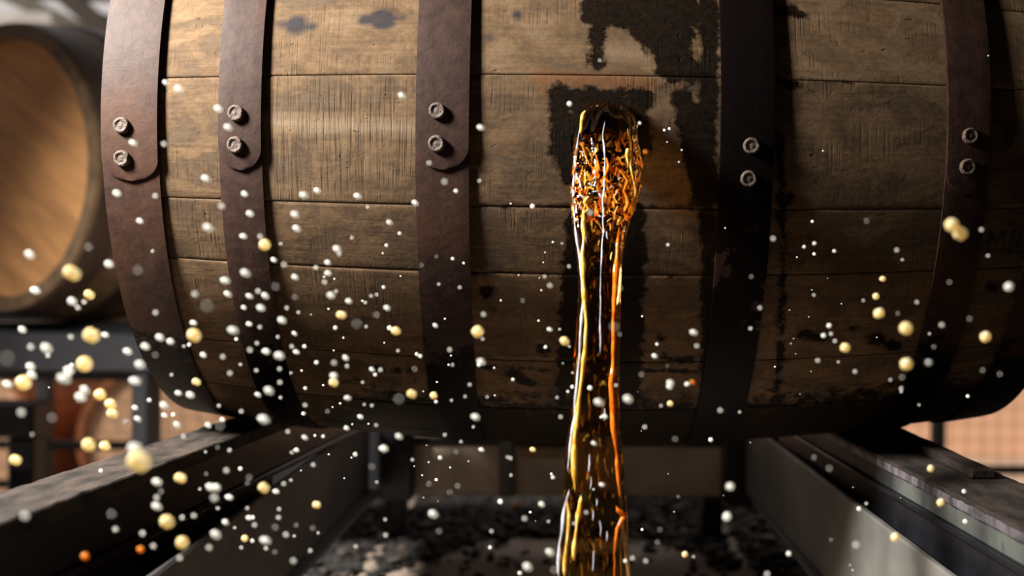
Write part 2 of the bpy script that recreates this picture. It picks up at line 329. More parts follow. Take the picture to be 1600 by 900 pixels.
def stave(th0, th1, idx, parent, fine):
    nx = 290 if fine else 24
    w_ = (th1-th0)*RB; ns = max(4, int(w_/.003)) if fine else 3
    xs = np.linspace(-XE, XE, nx+1)
    g = .0002/RB
    a = th0+g; b = th1-g
    us = np.linspace(a, b, ns+1)
    e = .0022/RB
    cols = np.concatenate([[a], [a+e*.5], us[1:-1], [b-e*.5], [b]])
    off = np.zeros(len(cols)); off[0] = off[-1] = -.0006; off[1] = off[-2] = -.0001
    X, T = np.meshgrid(xs, cols, indexing='ij')
    rnd = random.Random(idx*7+1); lift = rnd.uniform(-.0003, .0003)
    R = prof(X) + off[None, :] + lift
    nc = len(cols)
    top = np.stack([X, -R*np.cos(T), R*np.sin(T)], -1).reshape(-1, 3)
    # sides and inside: 2 extra columns at the inner radius
    Ti = np.array([a, b]); Xi, TT = np.meshgrid(xs, Ti, indexing='ij'); Ri = prof(Xi) - .026
    inn = np.stack([Xi, -Ri*np.cos(TT), Ri*np.sin(TT)], -1).reshape(-1, 3)
    nb = len(top); nxp = nx+1
    V = np.concatenate([top, inn]); faces = []
    for i in range(nx):
        o = i*nc
        for j in range(nc-1): faces.append((o+j, o+nc+j, o+nc+j+1, o+j+1))
        p = nb+i*2
        faces.append((p, p+1, p+3, p+2))                     # inside
        faces.append((o, p, p+2, o+nc)); faces.append((o+nc-1, o+2*nc-1, p+3, p+1))
    for i in (0, nx):
        o = i*nc; p = nb+i*2
        f = [o+j for j in range(nc)] + [p+1, p]
        faces.append(tuple(f if i == 0 else f[::-1]))
    me = bpy.data.meshes.new('stave'); me.from_pydata(V.tolist(), [], faces); me.materials.append(M_WOOD)
    sm = np.ones(len(faces), bool); me.polygons.foreach_set('use_smooth', sm)
    Xa = V[:, 0]; S = np.concatenate([(T*RB).reshape(-1), (TT*RB).reshape(-1)])
    at = me.attributes.new('board', 'FLOAT_VECTOR', 'POINT')
    at.data.foreach_set('vector', np.stack([Xa+idx*.37, S, np.full(len(Xa), idx*1.0)], -1).astype(np.float32).ravel())
    wet = seg_field(Xa, S, WET, .014) if fine else np.zeros(len(Xa))
    th = S/RB
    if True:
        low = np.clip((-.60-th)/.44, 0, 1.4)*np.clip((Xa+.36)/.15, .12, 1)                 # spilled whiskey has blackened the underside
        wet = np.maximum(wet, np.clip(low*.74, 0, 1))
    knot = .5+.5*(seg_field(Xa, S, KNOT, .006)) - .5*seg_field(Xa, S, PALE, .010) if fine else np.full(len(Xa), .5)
    saw = np.clip(1-np.abs(th+.07)/.19, 0, 1)**.4*np.clip((-.155-Xa)/.01, 0, 1)*np.clip((Xa+.30)/.01, 0, 1) if fine else np.zeros(len(Xa))
    rust = seg_field(Xa, S, RUST, .006) if fine else np.zeros(len(Xa))
    inside = np.arange(len(Xa)) >= nb
    wet = np.where(inside, 1, wet)
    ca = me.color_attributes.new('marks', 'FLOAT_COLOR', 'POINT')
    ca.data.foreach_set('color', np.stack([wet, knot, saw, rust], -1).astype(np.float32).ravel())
    me.update()
    o = bpy.data.objects.new('stave', me); C.objects.link(o); o.parent = parent
    return o
barrel = empty('whiskey_barrel', (0, 0, 0), 'large weathered oak whiskey barrel on its side, whiskey pouring from its bung hole', 'barrel')
J = [.1041, -.2469, -.4365, -.735, -.9775, -1.2, -1.40, -1.62]
JU = [.36, .53, .66, .90, 1.10, 1.34, 1.55]
ths = sorted(J+JU)
th = ths[-1]; ex = []
end = ths[0] + 2*PI; n_ = 13
ex = [th + (end-th)*(i+1)/n_ for i in range(n_)]
allj = ths + ex
staves = []
for i in range(len(allj)-1):
    a, b = allj[i], allj[i+1]
    mid = (a+b)/2
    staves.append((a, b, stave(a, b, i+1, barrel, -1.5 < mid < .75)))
# drill the bung hole through the stave it belongs to
HX, HT, HR = .0022, -.078, .0285
for a, b, o in staves:
    if a < HT < b:
        bm = bmesh.new(); bmesh.ops.create_cone(bm, cap_ends=True, segments=56, radius1=HR*.93, radius2=HR, depth=.12)
        d = Vector((0, -math.cos(HT), math.sin(HT)))
        bmesh.ops.transform(bm, matrix=Matrix.Translation(Vector((HX, 0, 0)) + d*RB) @ d.to_track_quat('Z', 'Y').to_matrix().to_4x4(), verts=bm.verts)
        cm = bpy.data.meshes.new('drill'); bm.to_mesh(cm); bm.free(); cm.materials.append(M_WOOD)
        co = bpy.data.objects.new('drill', cm); C.objects.link(co)
        md = o.modifiers.new('b', 'BOOLEAN'); md.operation = 'DIFFERENCE'; md.object = co; md.solver = 'EXACT'
        bpy.context.view_layer.update()
        ev = o.evaluated_get(bpy.context.evaluated_depsgraph_get())
        nm = bpy.data.meshes.new_from_object(ev); o.modifiers.clear(); o.data = nm
        bpy.data.objects.remove(co)
        tag(o, 'stave drilled with the round bung hole')

def ring_strip(x0, x1, t0, t1, o0, o1, nseg, mat, name, parent, nx=6, endcap=None, closed=False, wob=0.0, seed=0):
    """curved steel strip following the barrel; o0/o1 radial offsets inside/outside. endcap = rounded end length at t0"""
    vs = []; fs = []
    for i in range(nseg+1 - (1 if closed else 0)):
        t = t0 + (t1-t0)*(i/nseg)**(2.2 if endcap else 1)
        sh = 1.0
        if endcap:
            s = (t-t0)*RB
            if s < endcap: sh = math.sqrt(max(1-((endcap-s)/endcap)**2, .0009))
        xc = (x0+x1)/2; hw = (x1-x0)/2*sh
        wb = wob*noise.noise((math.cos(t)*2+seed, math.sin(t)*2, seed))
        for j in range(nx+1):
            u = -1+2*j/nx; x = xc+hw*u+wb
            edge = (.0005 if abs(u) > .999 else 0)
            r = prof(x)+o1-edge; vs.append((x, -r*math.cos(t), r*math.sin(t)))
        for j in (0, nx):
            u = -1+2*j/nx; x = xc+hw*u+wb; r = prof(x)+o0; vs.append((x, -r*math.cos(t), r*math.sin(t)))
    k = nx+3; n = nseg
    tot = n if closed else n+1
    for i in range(n):
        a = i*k; b = ((i+1) % tot)*k
        for j in range(nx): fs.append((a+j, a+j+1, b+j+1, b+j))
        fs.append((a, b, b+nx+1, a+nx+1)); fs.append((a+nx, a+nx+2, b+nx+2, b+nx)); fs.append((a+nx+1, b+nx+1, b+nx+2, a+nx+2))
    if not closed:
        for i in (0, n):
            a = i*k; fs.append(tuple([a+j for j in range(nx+1)] + [a+nx+2, a+nx+1]))
    bm = bmesh.new(); bv = [bm.verts.new(v) for v in vs]
    for f in fs: bm.faces.new([bv[q] for q in f])
    bmesh.ops.recalc_face_normals(bm, faces=bm.faces)
    o = from_bm(name, bm, mat, parent, True); o.data.set_sharp_from_angle(angle=.5); return o
def lathe(profile, seg, mat, name, parent, mtx, jit=0.0, seed=0):
    bm = bmesh.new(); rings = []
    for (r, z) in profile:
        rings.append([bm.verts.new((r*math.cos(2*PI*i/seg)*(1+jit*noise.noise((math.cos(2*PI*i/seg)*2+seed, math.sin(2*PI*i/seg)*2, z*300))), r*math.sin(2*PI*i/seg)*(1+jit*noise.noise((i*.3+seed, 3, z*300))), z)) for i in range(seg)] if r > 0 else [bm.verts.new((0, 0, z))])
    for A, B in zip(rings, rings[1:]):
        for i in range(seg):
            j = (i+1) % seg
            q = [A[i % len(A)], A[j % len(A)], B[j % len(B)], B[i % len(B)]]
            u = []
            for v in q:
                if v not in u: u.append(v)
            if len(u) > 2: bm.faces.new(u)
    bmesh.ops.recalc_face_normals(bm, faces=bm.faces)
    bmesh.ops.transform(bm, matrix=mtx, verts=bm.verts)
    return from_bm(name, bm, mat, parent, True)
RIV = [(.0070, 0), (.0072, .0020), (.0068, .0034), (.0058, .0042), (.0048, .0040), (.0040, .0033), (.0032, .0031), (.0018, .0036), (0, .0038)]
HOOPS = [(-0.4336, -0.3821, -0.1983, [(-0.4134, -0.0374), (-0.4137, -0.133)], False), (-0.328, -0.2902, -0.1595, [(-0.3115, -0.0044), (-0.3122, -0.0909)], False), (-0.1577, -0.1122, -0.149, [(-0.139, 0.0024), (-0.1394, -0.0826)], False), (0.1008, 0.1471, -0.2352, [(0.1267, -0.0772), (0.1253, -0.1626)], True), (0.2998, 0.3394, -0.203, [(0.3191, -0.0394), (0.3179, -0.1255)], False), (0.3835, 0.434, -0.19, [(0.41, -0.04), (0.41, -0.13)], False)]
for hi, (x0, x1, lap, rv, dark) in enumerate(HOOPS):
    hm = M_HOOPB if dark else M_HOOP
    h = ring_strip(x0, x1, -PI, PI,   .0012, .0034, 160, hm, 'hoop', barrel, closed=True, wob=.0006, seed=hi)
    if dark: tag(h, 'whiskey-blackened hoop right of the stream')
    lp = ring_strip(x0+.0002, x1-.0002, lap, lap+.95, .0035, .0056, 90, hm, 'hoop_lap', h, endcap=.020, wob=.0006, seed=hi)
    for k, (rx, rt) in enumerate(rv):
        d = Vector((0, -math.cos(rt), math.sin(rt))); p = Vector((rx, 0, 0)) + d*(prof(rx)+.0054)
        sl_ = math.atan(2*(RB-RH)*rx/L**2); n_d = (d + Vector((math.tan(sl_), 0, 0))).normalized()
        lathe(RIV, 28, M_RIVETD if dark else M_RIVET, 'rivet', h, Matrix.Translation(p) @ n_d.to_track_quat('Z', 'Y').to_matrix().to_4x4() @ Matrix.Rotation(rx*40+k, 4, 'Z'), .10, hi*3+k)
def head_planks(parent, x, R, n, mat, mtx=None, thick=.02):
    for i in range(n):
        z0 = -R + 2*R*i/n + .0006; z1 = -R + 2*R*(i+1)/n - .0006
        K = 8; pts = []
        for k in range(K+1):
            z = z0+(z1-z0)*k/K; pts.append((math.sqrt(max(R*R-z*z, 1e-6)), z))
        loop = [(y, z) for y, z in pts] + [(-y, z) for y, z in pts[::-1]]
        vs = [(x, y, z) for y, z in loop] + [(x+thick, y, z) for y, z in loop]
        m_ = len(loop); fs = [tuple(range(m_)), tuple(range(2*m_-1, m_-1, -1))] + [(i_, (i_+1) % m_, m_+(i_+1) % m_, m_+i_) for i_ in range(m_)]
        bm = bmesh.new(); bv = [bm.verts.new(v) for v in vs]
        for f in fs: bm.faces.new([bv[q] for q in f])
        bmesh.ops.recalc_face_normals(bm, faces=bm.faces)
        if mtx: bmesh.ops.transform(bm, matrix=mtx, verts=bm.verts)
        from_bm('head_plank', bm, mat, parent)
M_HEADW = simple('honey_oak_head', (.95, .50, .20), .65, 0, .5, 3.5, (4, 1, 6), col2=(.55, .27, .11), bumps=.2)
M_HEADP = simple('bright_oak_head', (.80, .52, .34), .7, 0, .3, 4, (4, 1, 6))
M_BODYO = simple('orange_brown_oak', (.42, .15, .05), .6, 0, .4, 4)
M_OAKB = simple('brown_oak_body', (.26, .17, .095), .6, 0, .5, 5, (1, 5, 5))
M_OAKC = simple('shaded_oak_body', (.10, .07, .05), .7, 0, .5, 5)  # oak darkened in its colour to stand for shade
head_planks(barrel, -XE+.022, RH-.024, 7, M_OAKB); head_planks(barrel, XE-.042, RH-.024, 7, M_OAKB)

# stamped letters on the stave by the right edge (flat black print wrapped on the wood)
M_INK = simple('faded_black_ink', (.008, .010, .010), .85, 0, .3, 200, bumps=0)
def stamp(txt, x, s, size, rot=0.0, name='stamped_letter'):
    cu = bpy.data.curves.new('t', 'FONT'); cu.body = txt; cu.size = size; cu.align_x = 'CENTER'; cu.align_y = 'CENTER'
    to = bpy.data.objects.new('t', cu); C.objects.link(to); bpy.context.view_layer.update()
    me = bpy.data.meshes.new_from_object(to.evaluated_get(bpy.context.evaluated_depsgraph_get())); bpy.data.objects.remove(to)
    bm = bmesh.new(); bm.from_mesh(me)
    bmesh.ops.triangulate(bm, faces=bm.faces)
    for _ in range(2): bmesh.ops.subdivide_edges(bm, edges=[e for e in bm.edges if e.calc_length() > .003], cuts=1); bmesh.ops.triangulate(bm, faces=[f for f in bm.faces if len(f.verts) > 3])
    for v in bm.verts:
        cx, cs = v.co.x*math.cos(rot)-v.co.y*math.sin(rot), v.co.x*math.sin(rot)+v.co.y*math.cos(rot)
        X = x+cx*.72; t_ = (s+cs)/RB; r = prof(X)+.0009; v.co = (X, -r*math.cos(t_), r*math.sin(t_))
    return from_bm(name, bm, M_INK, barrel)
stamp('M', 0.3542, -0.1146, 0.036, 0)
stamp('R', 0.3732, -0.1157, 0.036, 0)
stamp('8', 0.3576, -0.0119, 0.03, 0)

# ---------------------------------------------------------------- rack under the barrel
rail = empty('left_rack_rail', (0, 0, 0)); rail.name = 'rack_rail'
tag(rail, 'long black rack rail with worn timber top, left of the stream', 'rail', 'rails carrying the barrel')
Lp = lambda i, o, ya, yb: [(i(ya), ya), (o(ya), ya), (o(yb), yb), (i(yb), yb)]
li = lambda y: -.352 - .085*(-y-.10); lo = lambda y: -.413 - .085*(-y-.10)
from_bm('top_board', prism_bm(Lp(li, lo, -1.0, .45), -.313, -.3000, .0012, 120, .0022, 1), M_RAILTOP, rail)
from_bm('web', prism_bm(Lp(lambda y: li(y)-.004, lambda y: lo(y)+.004, -1.0, .45), -.352, -.3131, .001, 1), M_BLACK, rail)
from_bm('lower_flange', prism_bm(Lp(lambda y: li(y)+.002, lo, -1.0, .45), -.358, -.3521, .001, 1), M_BLACK, rail)
from_bm('lower_beam', prism_bm(Lp(lambda y: li(y)-.002, lambda y: lo(y)+.004, -1.0, -.03), -.50, -.3582, .001, 1), M_BLACK, rail)
for yy in (-.9, -.1): from_bm('leg', box_bm(li(yy)-.05, li(yy)-.01, yy-.03, yy+.03, -.60, -.501), M_BLACK, rail)
rail2 = empty('rack_rail', (0, 0, 0), 'long black rack rail with chipped paint edge, right of the stream', 'rail', 'rails carrying the barrel')
ri = lambda y: .276 - .025*(y+.07); ro = lambda y: .350 - .035*(y+.07)
from_bm('top_board', prism_bm(Lp(ri, ro, -1.0, .45), -.3120, -.3085, .0006, 160, .003, 5), M_RAILTOP, rail2)
from_bm('chipped_edge', prism_bm(Lp(lambda y: ri(y)+.0008, lambda y: ri(y)+.02, -1.0, .45), -.3200, -.3122, .0008, 160, .0025, 9), M_CHIP, rail2)
from_bm('web', prism_bm(Lp(lambda y: ri(y)+.006, lambda y: ro(y)-.006, -1.0, .45), -.338, -.3202, .001, 1), M_WEB, rail2)
from_bm('lower_flange', prism_bm(Lp(lambda y: ri(y)+.0, ro, -1.0, .45), -.3425, -.3382, .001, 60, .001, 3), M_BLACK, rail2)
from_bm('lower_beam', prism_bm(Lp(lambda y: ri(y)+.008, ro, -1.0, .30), -.46, -.3427, .001, 1), M_BLACK, rail2)
for yy in (-.9, .2): from_bm('leg', box_bm(.29, .33, yy-.03, yy+.03, -.60, -.461), M_BLACK, rail2)
ck = from_bm('timber_chock', prism_bm([(.322, -.315), (.343, -.315), (.349, .1), (.330, .1)], -.3082, -.3005, .001, 20, .0015, 4), M_RAILTOP)
tag(ck, 'dark timber chock wedged on the right rail against the barrel', 'chock')
for (sx, xi, xo, lab, ya) in ((-1, -.334, -.342, 'grey steel drip tray side plate below the left rail', -.62), (1, .266, .274, 'pale grey steel drip tray side plate below the right rail', -.62)):
    pt = empty('tray_plate', (xi, 0, -.474), lab, 'metal plate', 'side plates of the drip tray')
    z1, z0 = (-.364, -.474)
    pl = prism_bm([(xi, ya), (xo, ya), (xo, .52), (xi, .52)], z0, z1, .002, 40, .0008, 2 if sx < 0 else 8)
    bmesh.ops.translate(pl, verts=pl.verts, vec=(-xi, 0, .474)); from_bm('side_sheet', pl, M_PLATED if sx < 0 else M_PLATE, pt)
    pl = prism_bm([(xi+(.0 if sx < 0 else -.022), ya), (xo, ya), (xo, .52), (xi+(.022 if sx < 0 else 0), .52)], -.480, -.4742, .001, 1)
    bmesh.ops.translate(pl, verts=pl.verts, vec=(-xi, 0, .474)); from_bm('bottom_lip', pl, M_PLATED, pt)
    for yy in (-.55,):
        bl = box_bm(xi-.012, xi+.012, yy-.02, yy+.02, -.60, -.4805, .002); bmesh.ops.translate(bl, verts=bl.verts, vec=(-xi, 0, .474)); from_bm('leg', bl, M_BLACK, pt)
    # short struts carry the rail on the plate
cross = empty('cross_beam', (0, .6, -.5), 'brown-grey steel crossbeam low behind the stream', 'beam')
def cpart(name, args, mat, bev=.003):
    b_ = box_bm(*args, bev); bmesh.ops.translate(b_, verts=b_.verts, vec=(0, -.6, .5)); return from_bm(name, b_, mat, cross)
cpart('beam_body', (-.50, .45, .60, .68, -.50, -.415), M_CROSS)
cpart('upper_lip', (-.50, .45, .59, .69, -.4149, -.402), M_BLACK)
cpart('dark_gap_plate', (-.50, -.27, .55, .585, -.50, -.318), M_BLACK); cpart('dark_gap_plate', (.235, .45, .55, .585, -.50, -.325), M_BLACK)  # black plates added to hide sunlit gaps beside the beam
cpart('bracket', (-.132, -.108, .585, .598, -.50, -.40), M_PLATE)
cpart('label_plate', (-.098, -.010, .588, .599, -.436, -.416), simple('faded_orange_brown_paint', (.26, .17, .10), .7, 0, .3, 30))
cpart('foot', (-.338, -.30, .69, .74, -.60, -.42), M_BLACK); cpart('foot', (.22, .255, .69, .74, -.60, -.42), M_BLACK)

# plinth, puddle and litter below
setting('floor', box_bm(-1.0, 1.0, -1.2, 1.24, -.999, -.60, .01), M_CONC)
rnd = random.Random(11)
def chunk(bm, x, y, z, s, rnd):
    m = Matrix.Translation((x, y, z)) @ Matrix.Rotation(rnd.uniform(0, 6.28), 4, 'Z') @ Matrix.Rotation(rnd.uniform(-.5, .5), 4, 'X') @ Matrix.Diagonal((s*rnd.uniform(.8, 2.2), s*rnd.uniform(.6, 1.1), s*rnd.uniform(.35, .8), 1))
    r = bmesh.ops.create_icosphere(bm, subdivisions=1, radius=1)
    for v in r['verts']: v.co = m @ (v.co * rnd.uniform(.75, 1.15))
_b = bmesh.new(); bmesh.ops.create_icosphere(_b, subdivisions=1, radius=1)
ICO_V = [v.co.copy() for v in _b.verts]; ICO_F = [tuple(v.index for v in f.verts) for f in _b.faces]; _b.free()
def litter_density(x, y):   # bare arc of concrete in front, litter behind and to the sides
    if y < .40 - 1.0*abs(x-.0)*0 and abs(x) < .25: return 0.0
    arc = .73 - 1.6*max(0, abs(x+.01)-.13)
    return 1.0 if y > arc + .04*noise.noise((x*14, y*14, 0)) else .05
for nm, mt, cnt, lab in (('charred_litter', M_CHAR, 8500, 'black charred wood litter heaped on the concrete under the barrel'), ('bark_litter', M_BROWNC, 1500, 'dull brown bark litter scattered among the black litter')):
    VV = []; FF = []; k = 0
    while k < cnt:
        x, y = rnd.uniform(-.62, .62), rnd.uniform(-.35, 1.2)
        if (.255 < x < .34 or -.50 < x < -.33) and y < (.25 if x > 0 else .02) or .258 < x < .282 or -.35 < x < -.326: continue
        if rnd.random() > litter_density(x, y): continue
        sz = rnd.uniform(.003, .012); m = Matrix.Translation((x, y, -.60+rnd.uniform(0, .012 if nm[0] == 'c' else .02))) @ Matrix.Rotation(rnd.uniform(0, 6.28), 4, 'Z') @ Matrix.Rotation(rnd.uniform(-.5, .5), 4, 'X') @ Matrix.Diagonal((sz*rnd.uniform(.8, 2.2), sz*rnd.uniform(.6, 1.1), sz*rnd.uniform(.35, .8), 1))
        o_ = len(VV); VV += [m @ (v*rnd.uniform(.75, 1.15)) for v in ICO_V]; FF += [tuple(q+o_ for q in f) for f in ICO_F]; k += 1
    o = obj(nm, VV, FF, mt); tag(o, lab, 'litter', kind='stuff')
WCH = [(0.296, 0.52, 0.013, 'bright orange wood chip beside the right tray plate'), (0.228, 0.525, 0.009, 'small orange wood chip right of the stream on black litter'), (-0.113, 0.91, 0.012, 'orange wood chip lying left of the stream under the crossbeam'), (-0.171, 0.661, 0.006, 'tiny dull orange wood chip in the black litter left of the stream'), (0.33, 0.642, 0.01, 'upright orange wood chip against the right tray plate')]
for (x, y, s, lab) in WCH:
    bm = bmesh.new(); chunk(bm, x, y, -.578, s, rnd); o = from_bm('wood_chip', bm, M_CHIPW)
    tag(o, lab, 'wood chip', 'orange wood chips on the ground')
bm = bmesh.new(); r = bmesh.ops.create_circle(bm, cap_ends=True, segments=64, radius=1)
for v in bm.verts:
    a = math.atan2(v.co.y, v.co.x); q = .17*(1+.25*noise.noise((math.cos(a)*1.5, math.sin(a)*1.5, 2)))
    v.co = (.0+q*math.cos(a)*.9, -.49+q*math.sin(a), -.598)
ext = bmesh.ops.extrude_face_region(bm, geom=bm.faces[:]); 
for v in [g for g in ext['geom'] if isinstance(g, bmesh.types.BMVert)]: v.co.z = -.595
bmesh.ops.recalc_face_normals(bm, faces=bm.faces)
tag(from_bm('whiskey_puddle', bm, M_LIQ), 'amber whiskey puddle on the concrete where the stream lands', 'puddle')

# ---------------------------------------------------------------- things behind
def far_barrel(loc, rz, rx, scale, head, body, hoopm, label, group=None, planks=6):
    t = empty('oak_barrel', loc, label, 'barrel', group)
    bm = bmesh.new(); seg = 64; rings = []
    pr = [(-.445, RH-.026), (-.445, RH), (-.30, prof(.3)), (-.15, prof(.15)), (0, RB), (.15, prof(.15)), (.30, prof(.3)), (.445, RH), (.445, RH-.026), (.42, RH-.028), (-.42, RH-.028)]
    for x, r in pr: rings.append([bm.verts.new((x, r*math.cos(2*PI*i/seg), r*math.sin(2*PI*i/seg))) for i in range(seg)])
    for A, B in zip(rings, rings[1:]+rings[:1]):
        for i in range(seg): bm.faces.new((A[i], A[(i+1) % seg], B[(i+1) % seg], B[i]))
    bmesh.ops.recalc_face_normals(bm, faces=bm.faces)
    o = from_bm('staves', bm, body, t, False)
    for (x0, x1) in ((-.436, -.385), (-.325, -.285), (-.16, -.11), (.11, .16), (.285, .325), (.385, .436)):
        ring_strip(x0, x1, -PI, PI, .0006, .003, 72, hoopm, 'hoop', t, nx=3, closed=True)
    head_planks(t, -.425, RH-.029, planks, head, None, .018)
    head_planks(t, .405, RH-.029, planks, head, None, .018)
    t.rotation_euler = (rx, 0, rz); t.scale = (scale,)*3
    return t
M_HOOPF = simple('brown_hoop_steel', (.10, .062, .045), .5, .3, .3, 10)
a_ = math.radians(60)
hc = Vector((-1.085, .92, .062)); ax = Vector((math.cos(a_), math.sin(a_), 0))
far_barrel(hc + ax*.415*.96, a_, .5, .96, M_HEADW, M_OAKB, M_HOOPF, 'blurred oak barrel with honey-coloured head, at the left edge behind the big barrel', None)
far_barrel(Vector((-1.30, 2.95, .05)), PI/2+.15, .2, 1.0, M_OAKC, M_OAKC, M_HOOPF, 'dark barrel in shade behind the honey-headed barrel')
far_barrel(Vector((-2.13, 3.15, -.72)), PI/2, .4, .95, M_HEADP, M_BODYO, M_BODYO, 'orange barrel low at the left edge beyond the rack beam', 'sunlit barrels in the yard')
far_barrel(Vector((-1.46, 3.15, -.72)), PI/2, .9, .95, M_HEADP, M_BODYO, M_BODYO, 'orange barrel nearer the big barrel beyond the rack beam', 'sunlit barrels in the yard')

rb = empty('rack_beam', (-2.0, .9, -1.0), 'slate grey steel rack beam under the blurred honey-headed barrel', 'beam')
def rpart(name, args, mat, par):
    b_ = box_bm(*args, .004); l = par.location; bmesh.ops.translate(b_, verts=b_.verts, vec=(-l[0], -l[1], -l[2])); return from_bm(name, b_, mat, par)
rpart('beam', (-3.2, -.62, .86, .96, -.322, -.250), M_GREYB, rb)
rpart('bearer_backing', (-3.0, -.70, .975, 1.06, -.33, -.235), M_BLACK, rb)
rpart('bearer_backing', (-3.0, -.60, 1.74, 1.80, -.42, -.13), M_BLACK, rb)  # black backing added to darken the bright strip above the beam
rpart('post', (-.842, -.812, .87, .95, -1.0, -.323), M_GREYB, rb)
rpart('post', (-3.1, -3.04, .87, .95, -1.0, -.323), M_GREYB, rb)
rb2 = empty('rack_beam', (-2.0, 1.4, -1.0), 'black lower steel beam behind the slate grey beam', 'beam')
rpart('beam', (-3.2, -1.235, 1.33, 1.42, -.515, -.435), M_BLACK, rb2)
rpart('post', (-1.30, -1.24, 1.34, 1.41, -1.0, -.516), M_BLACK, rb2)
rpart('post', (-3.1, -3.04, 1.34, 1.41, -1.0, -.516), M_BLACK, rb2)
# wire fence
def fence(x0, x1, posts, rails, lab, y=2.22, top=-.35):
    t = empty('wire_fence', ((x0+x1)/2, y, -1.0), lab, 'fence')
    for px in posts: rpart('post', (px-.02, px+.02, y-.02, y+.02, -1.0, top), M_GREYB, t)
    for z in rails: rpart('rail', (x0, x1, y-.042, y-.022, z-.015, z+.012), M_BLACK, t)
    bm = bmesh.new()
    def wire(a, b, h=.0009):
        a, b = Vector(a), Vector(b); r = bmesh.ops.create_cube(bm, size=1)
        for v in r['verts']: v.co = (a+b)/2 + Vector((v.co.x*max(abs(b.x-a.x), h*2), v.co.y*h*2, v.co.z*max(abs(b.z-a.z), h*2))) - t.location
    x = x0
    while x < x1: wire((x, y+.024, -1.0), (x, y+.024, top)); x += .05
    z = -.98
    while z < top: wire((x0, y+.029, z), (x1, y+.029, z)); z += .05
    o = from_bm('wire_mesh', bm, M_GREYB, t); o['kind'] = 'stuff'
fence(-2.9, -.75, (-2.6, -1.61, -.85), (-.655, -.775), 'wire mesh yard fence with black rails at the left')
fence(.75, 2.6, (.80, 1.15, 2.3), (-.712,), 'wire mesh yard fence with black rail at the right')

# ---------------------------------------------------------------- whiskey stream
PROF = [(0.009, 0.0048, 0.021, -0.318, 0.01), (0.0046, 0.0046, 0.0241, -0.322, 0.018), (-0.0031, 0.0037, 0.0266, -0.33, 0.026), (-0.0227, 0.0016, 0.0265, -0.345, 0.032), (-0.0425, 0.0033, 0.0275, -0.357, 0.032), (-0.0698, 0.0022, 0.0262, -0.372, 0.028), (-0.0857, -0.0009, 0.0235, -0.38, 0.024), (-0.1013, -0.0033, 0.0202, -0.388, 0.022), (-0.1218, -0.0034, 0.017, -0.397, 0.02), (-0.1467, -0.0037, 0.0156, -0.406, 0.019), (-0.1712, -0.0049, 0.0157, -0.414, 0.018), (-0.2191, -0.0066, 0.0167, -0.427, 0.018), (-0.2426, -0.007, 0.0175, -0.433, 0.018), (-0.2655, -0.0082, 0.02, -0.44, 0.019), (-0.2839, -0.0081, 0.0213, -0.444, 0.019), (-0.3022, -0.0074, 0.0231, -0.448, 0.02), (-0.3202, -0.0078, 0.0244, -0.452, 0.021), (-0.3381, -0.0076, 0.0257, -0.456, 0.021), (-0.3558, -0.0077, 0.0272, -0.46, 0.022), (-0.5945, -0.0077, 0.031279999999999995, -0.49, 0.028)]     # z, x centre, half width, y centre, half depth
P = np.array(PROF)
def sp(z, col): return np.interp(-z, -P[:, 0], P[:, col])
zs = np.concatenate([np.linspace(P[0, 0], P[0, 0]-.10, 150), np.linspace(P[0, 0]-.101, P[-1, 0], 260)])
def smooth(a, k): 
    ker = np.ones(k)/k; return np.convolve(np.pad(a, (k//2, k-1-k//2), 'edge'), ker, 'valid')
cx = smooth(sp(zs, 1), 11); hw = smooth(sp(zs, 2), 9); cy = smooth(sp(zs, 3), 15); hd = smooth(sp(zs, 4), 11)
NS = 112
vs = []; 
z0 = zs[0]
for i, z in enumerate(zs):
    drop = z0 - z
    turb = math.exp(-((drop-.075)/.035)**2)
    calm = min(1, drop/.15)
    for j in range(NS):
        a = 2*PI*j/NS; c, s = math.cos(a), math.sin(a)
        body = .50+.50*abs(c)**3 if drop > .09 else 1.0 - (drop/.09)*.5*(1-abs(c)**3)
        k = 1.0
        k += .10*noise.noise((c*2.3, s*2.3, z*9.0))
        k += .055*noise.noise((c*6.5+5, s*6.5, z*14.0))*(.5+calm)
        k += .10*turb*noise.noise((c*4+9, s*4, z*95.0)) + .05*turb*noise.noise((c*9, s*9, z*160.0))
        k += .05*(1-calm)*noise.noise((c*5+2, s*5, z*60))
        zt_ = 0.0
        if drop < .03:      # ragged double-lobed crown where it leaves the bung
            q_ = 1-drop/.03; zt_ = q_*(.0035*math.cos(c*6.0+.6) + .007*noise.noise((c*4, s*4, 7)) - .004*abs(c)**2)
            k *= 1 - .35*q_**2
        vs.append((cx[i]+hw[i]*c*k, cy[i]+hd[i]*s*body*k*(1.0 if s < 0 else .9), z+zt_))
n = len(zs); fs = []
for i in range(n-1):
    for j in range(NS):
        k = (j+1) % NS; fs.append((i*NS+j, (i+1)*NS+j, (i+1)*NS+k, i*NS+k))
fs.append(tuple(range(NS))); fs.append(tuple((n-1)*NS+j for j in range(NS-1, -1, -1)))
stream = obj('whiskey_stream', vs, fs, M_STREAM, None, True)
tag(stream, 'amber whiskey stream gushing from the bung hole to the ground', 'liquid stream')
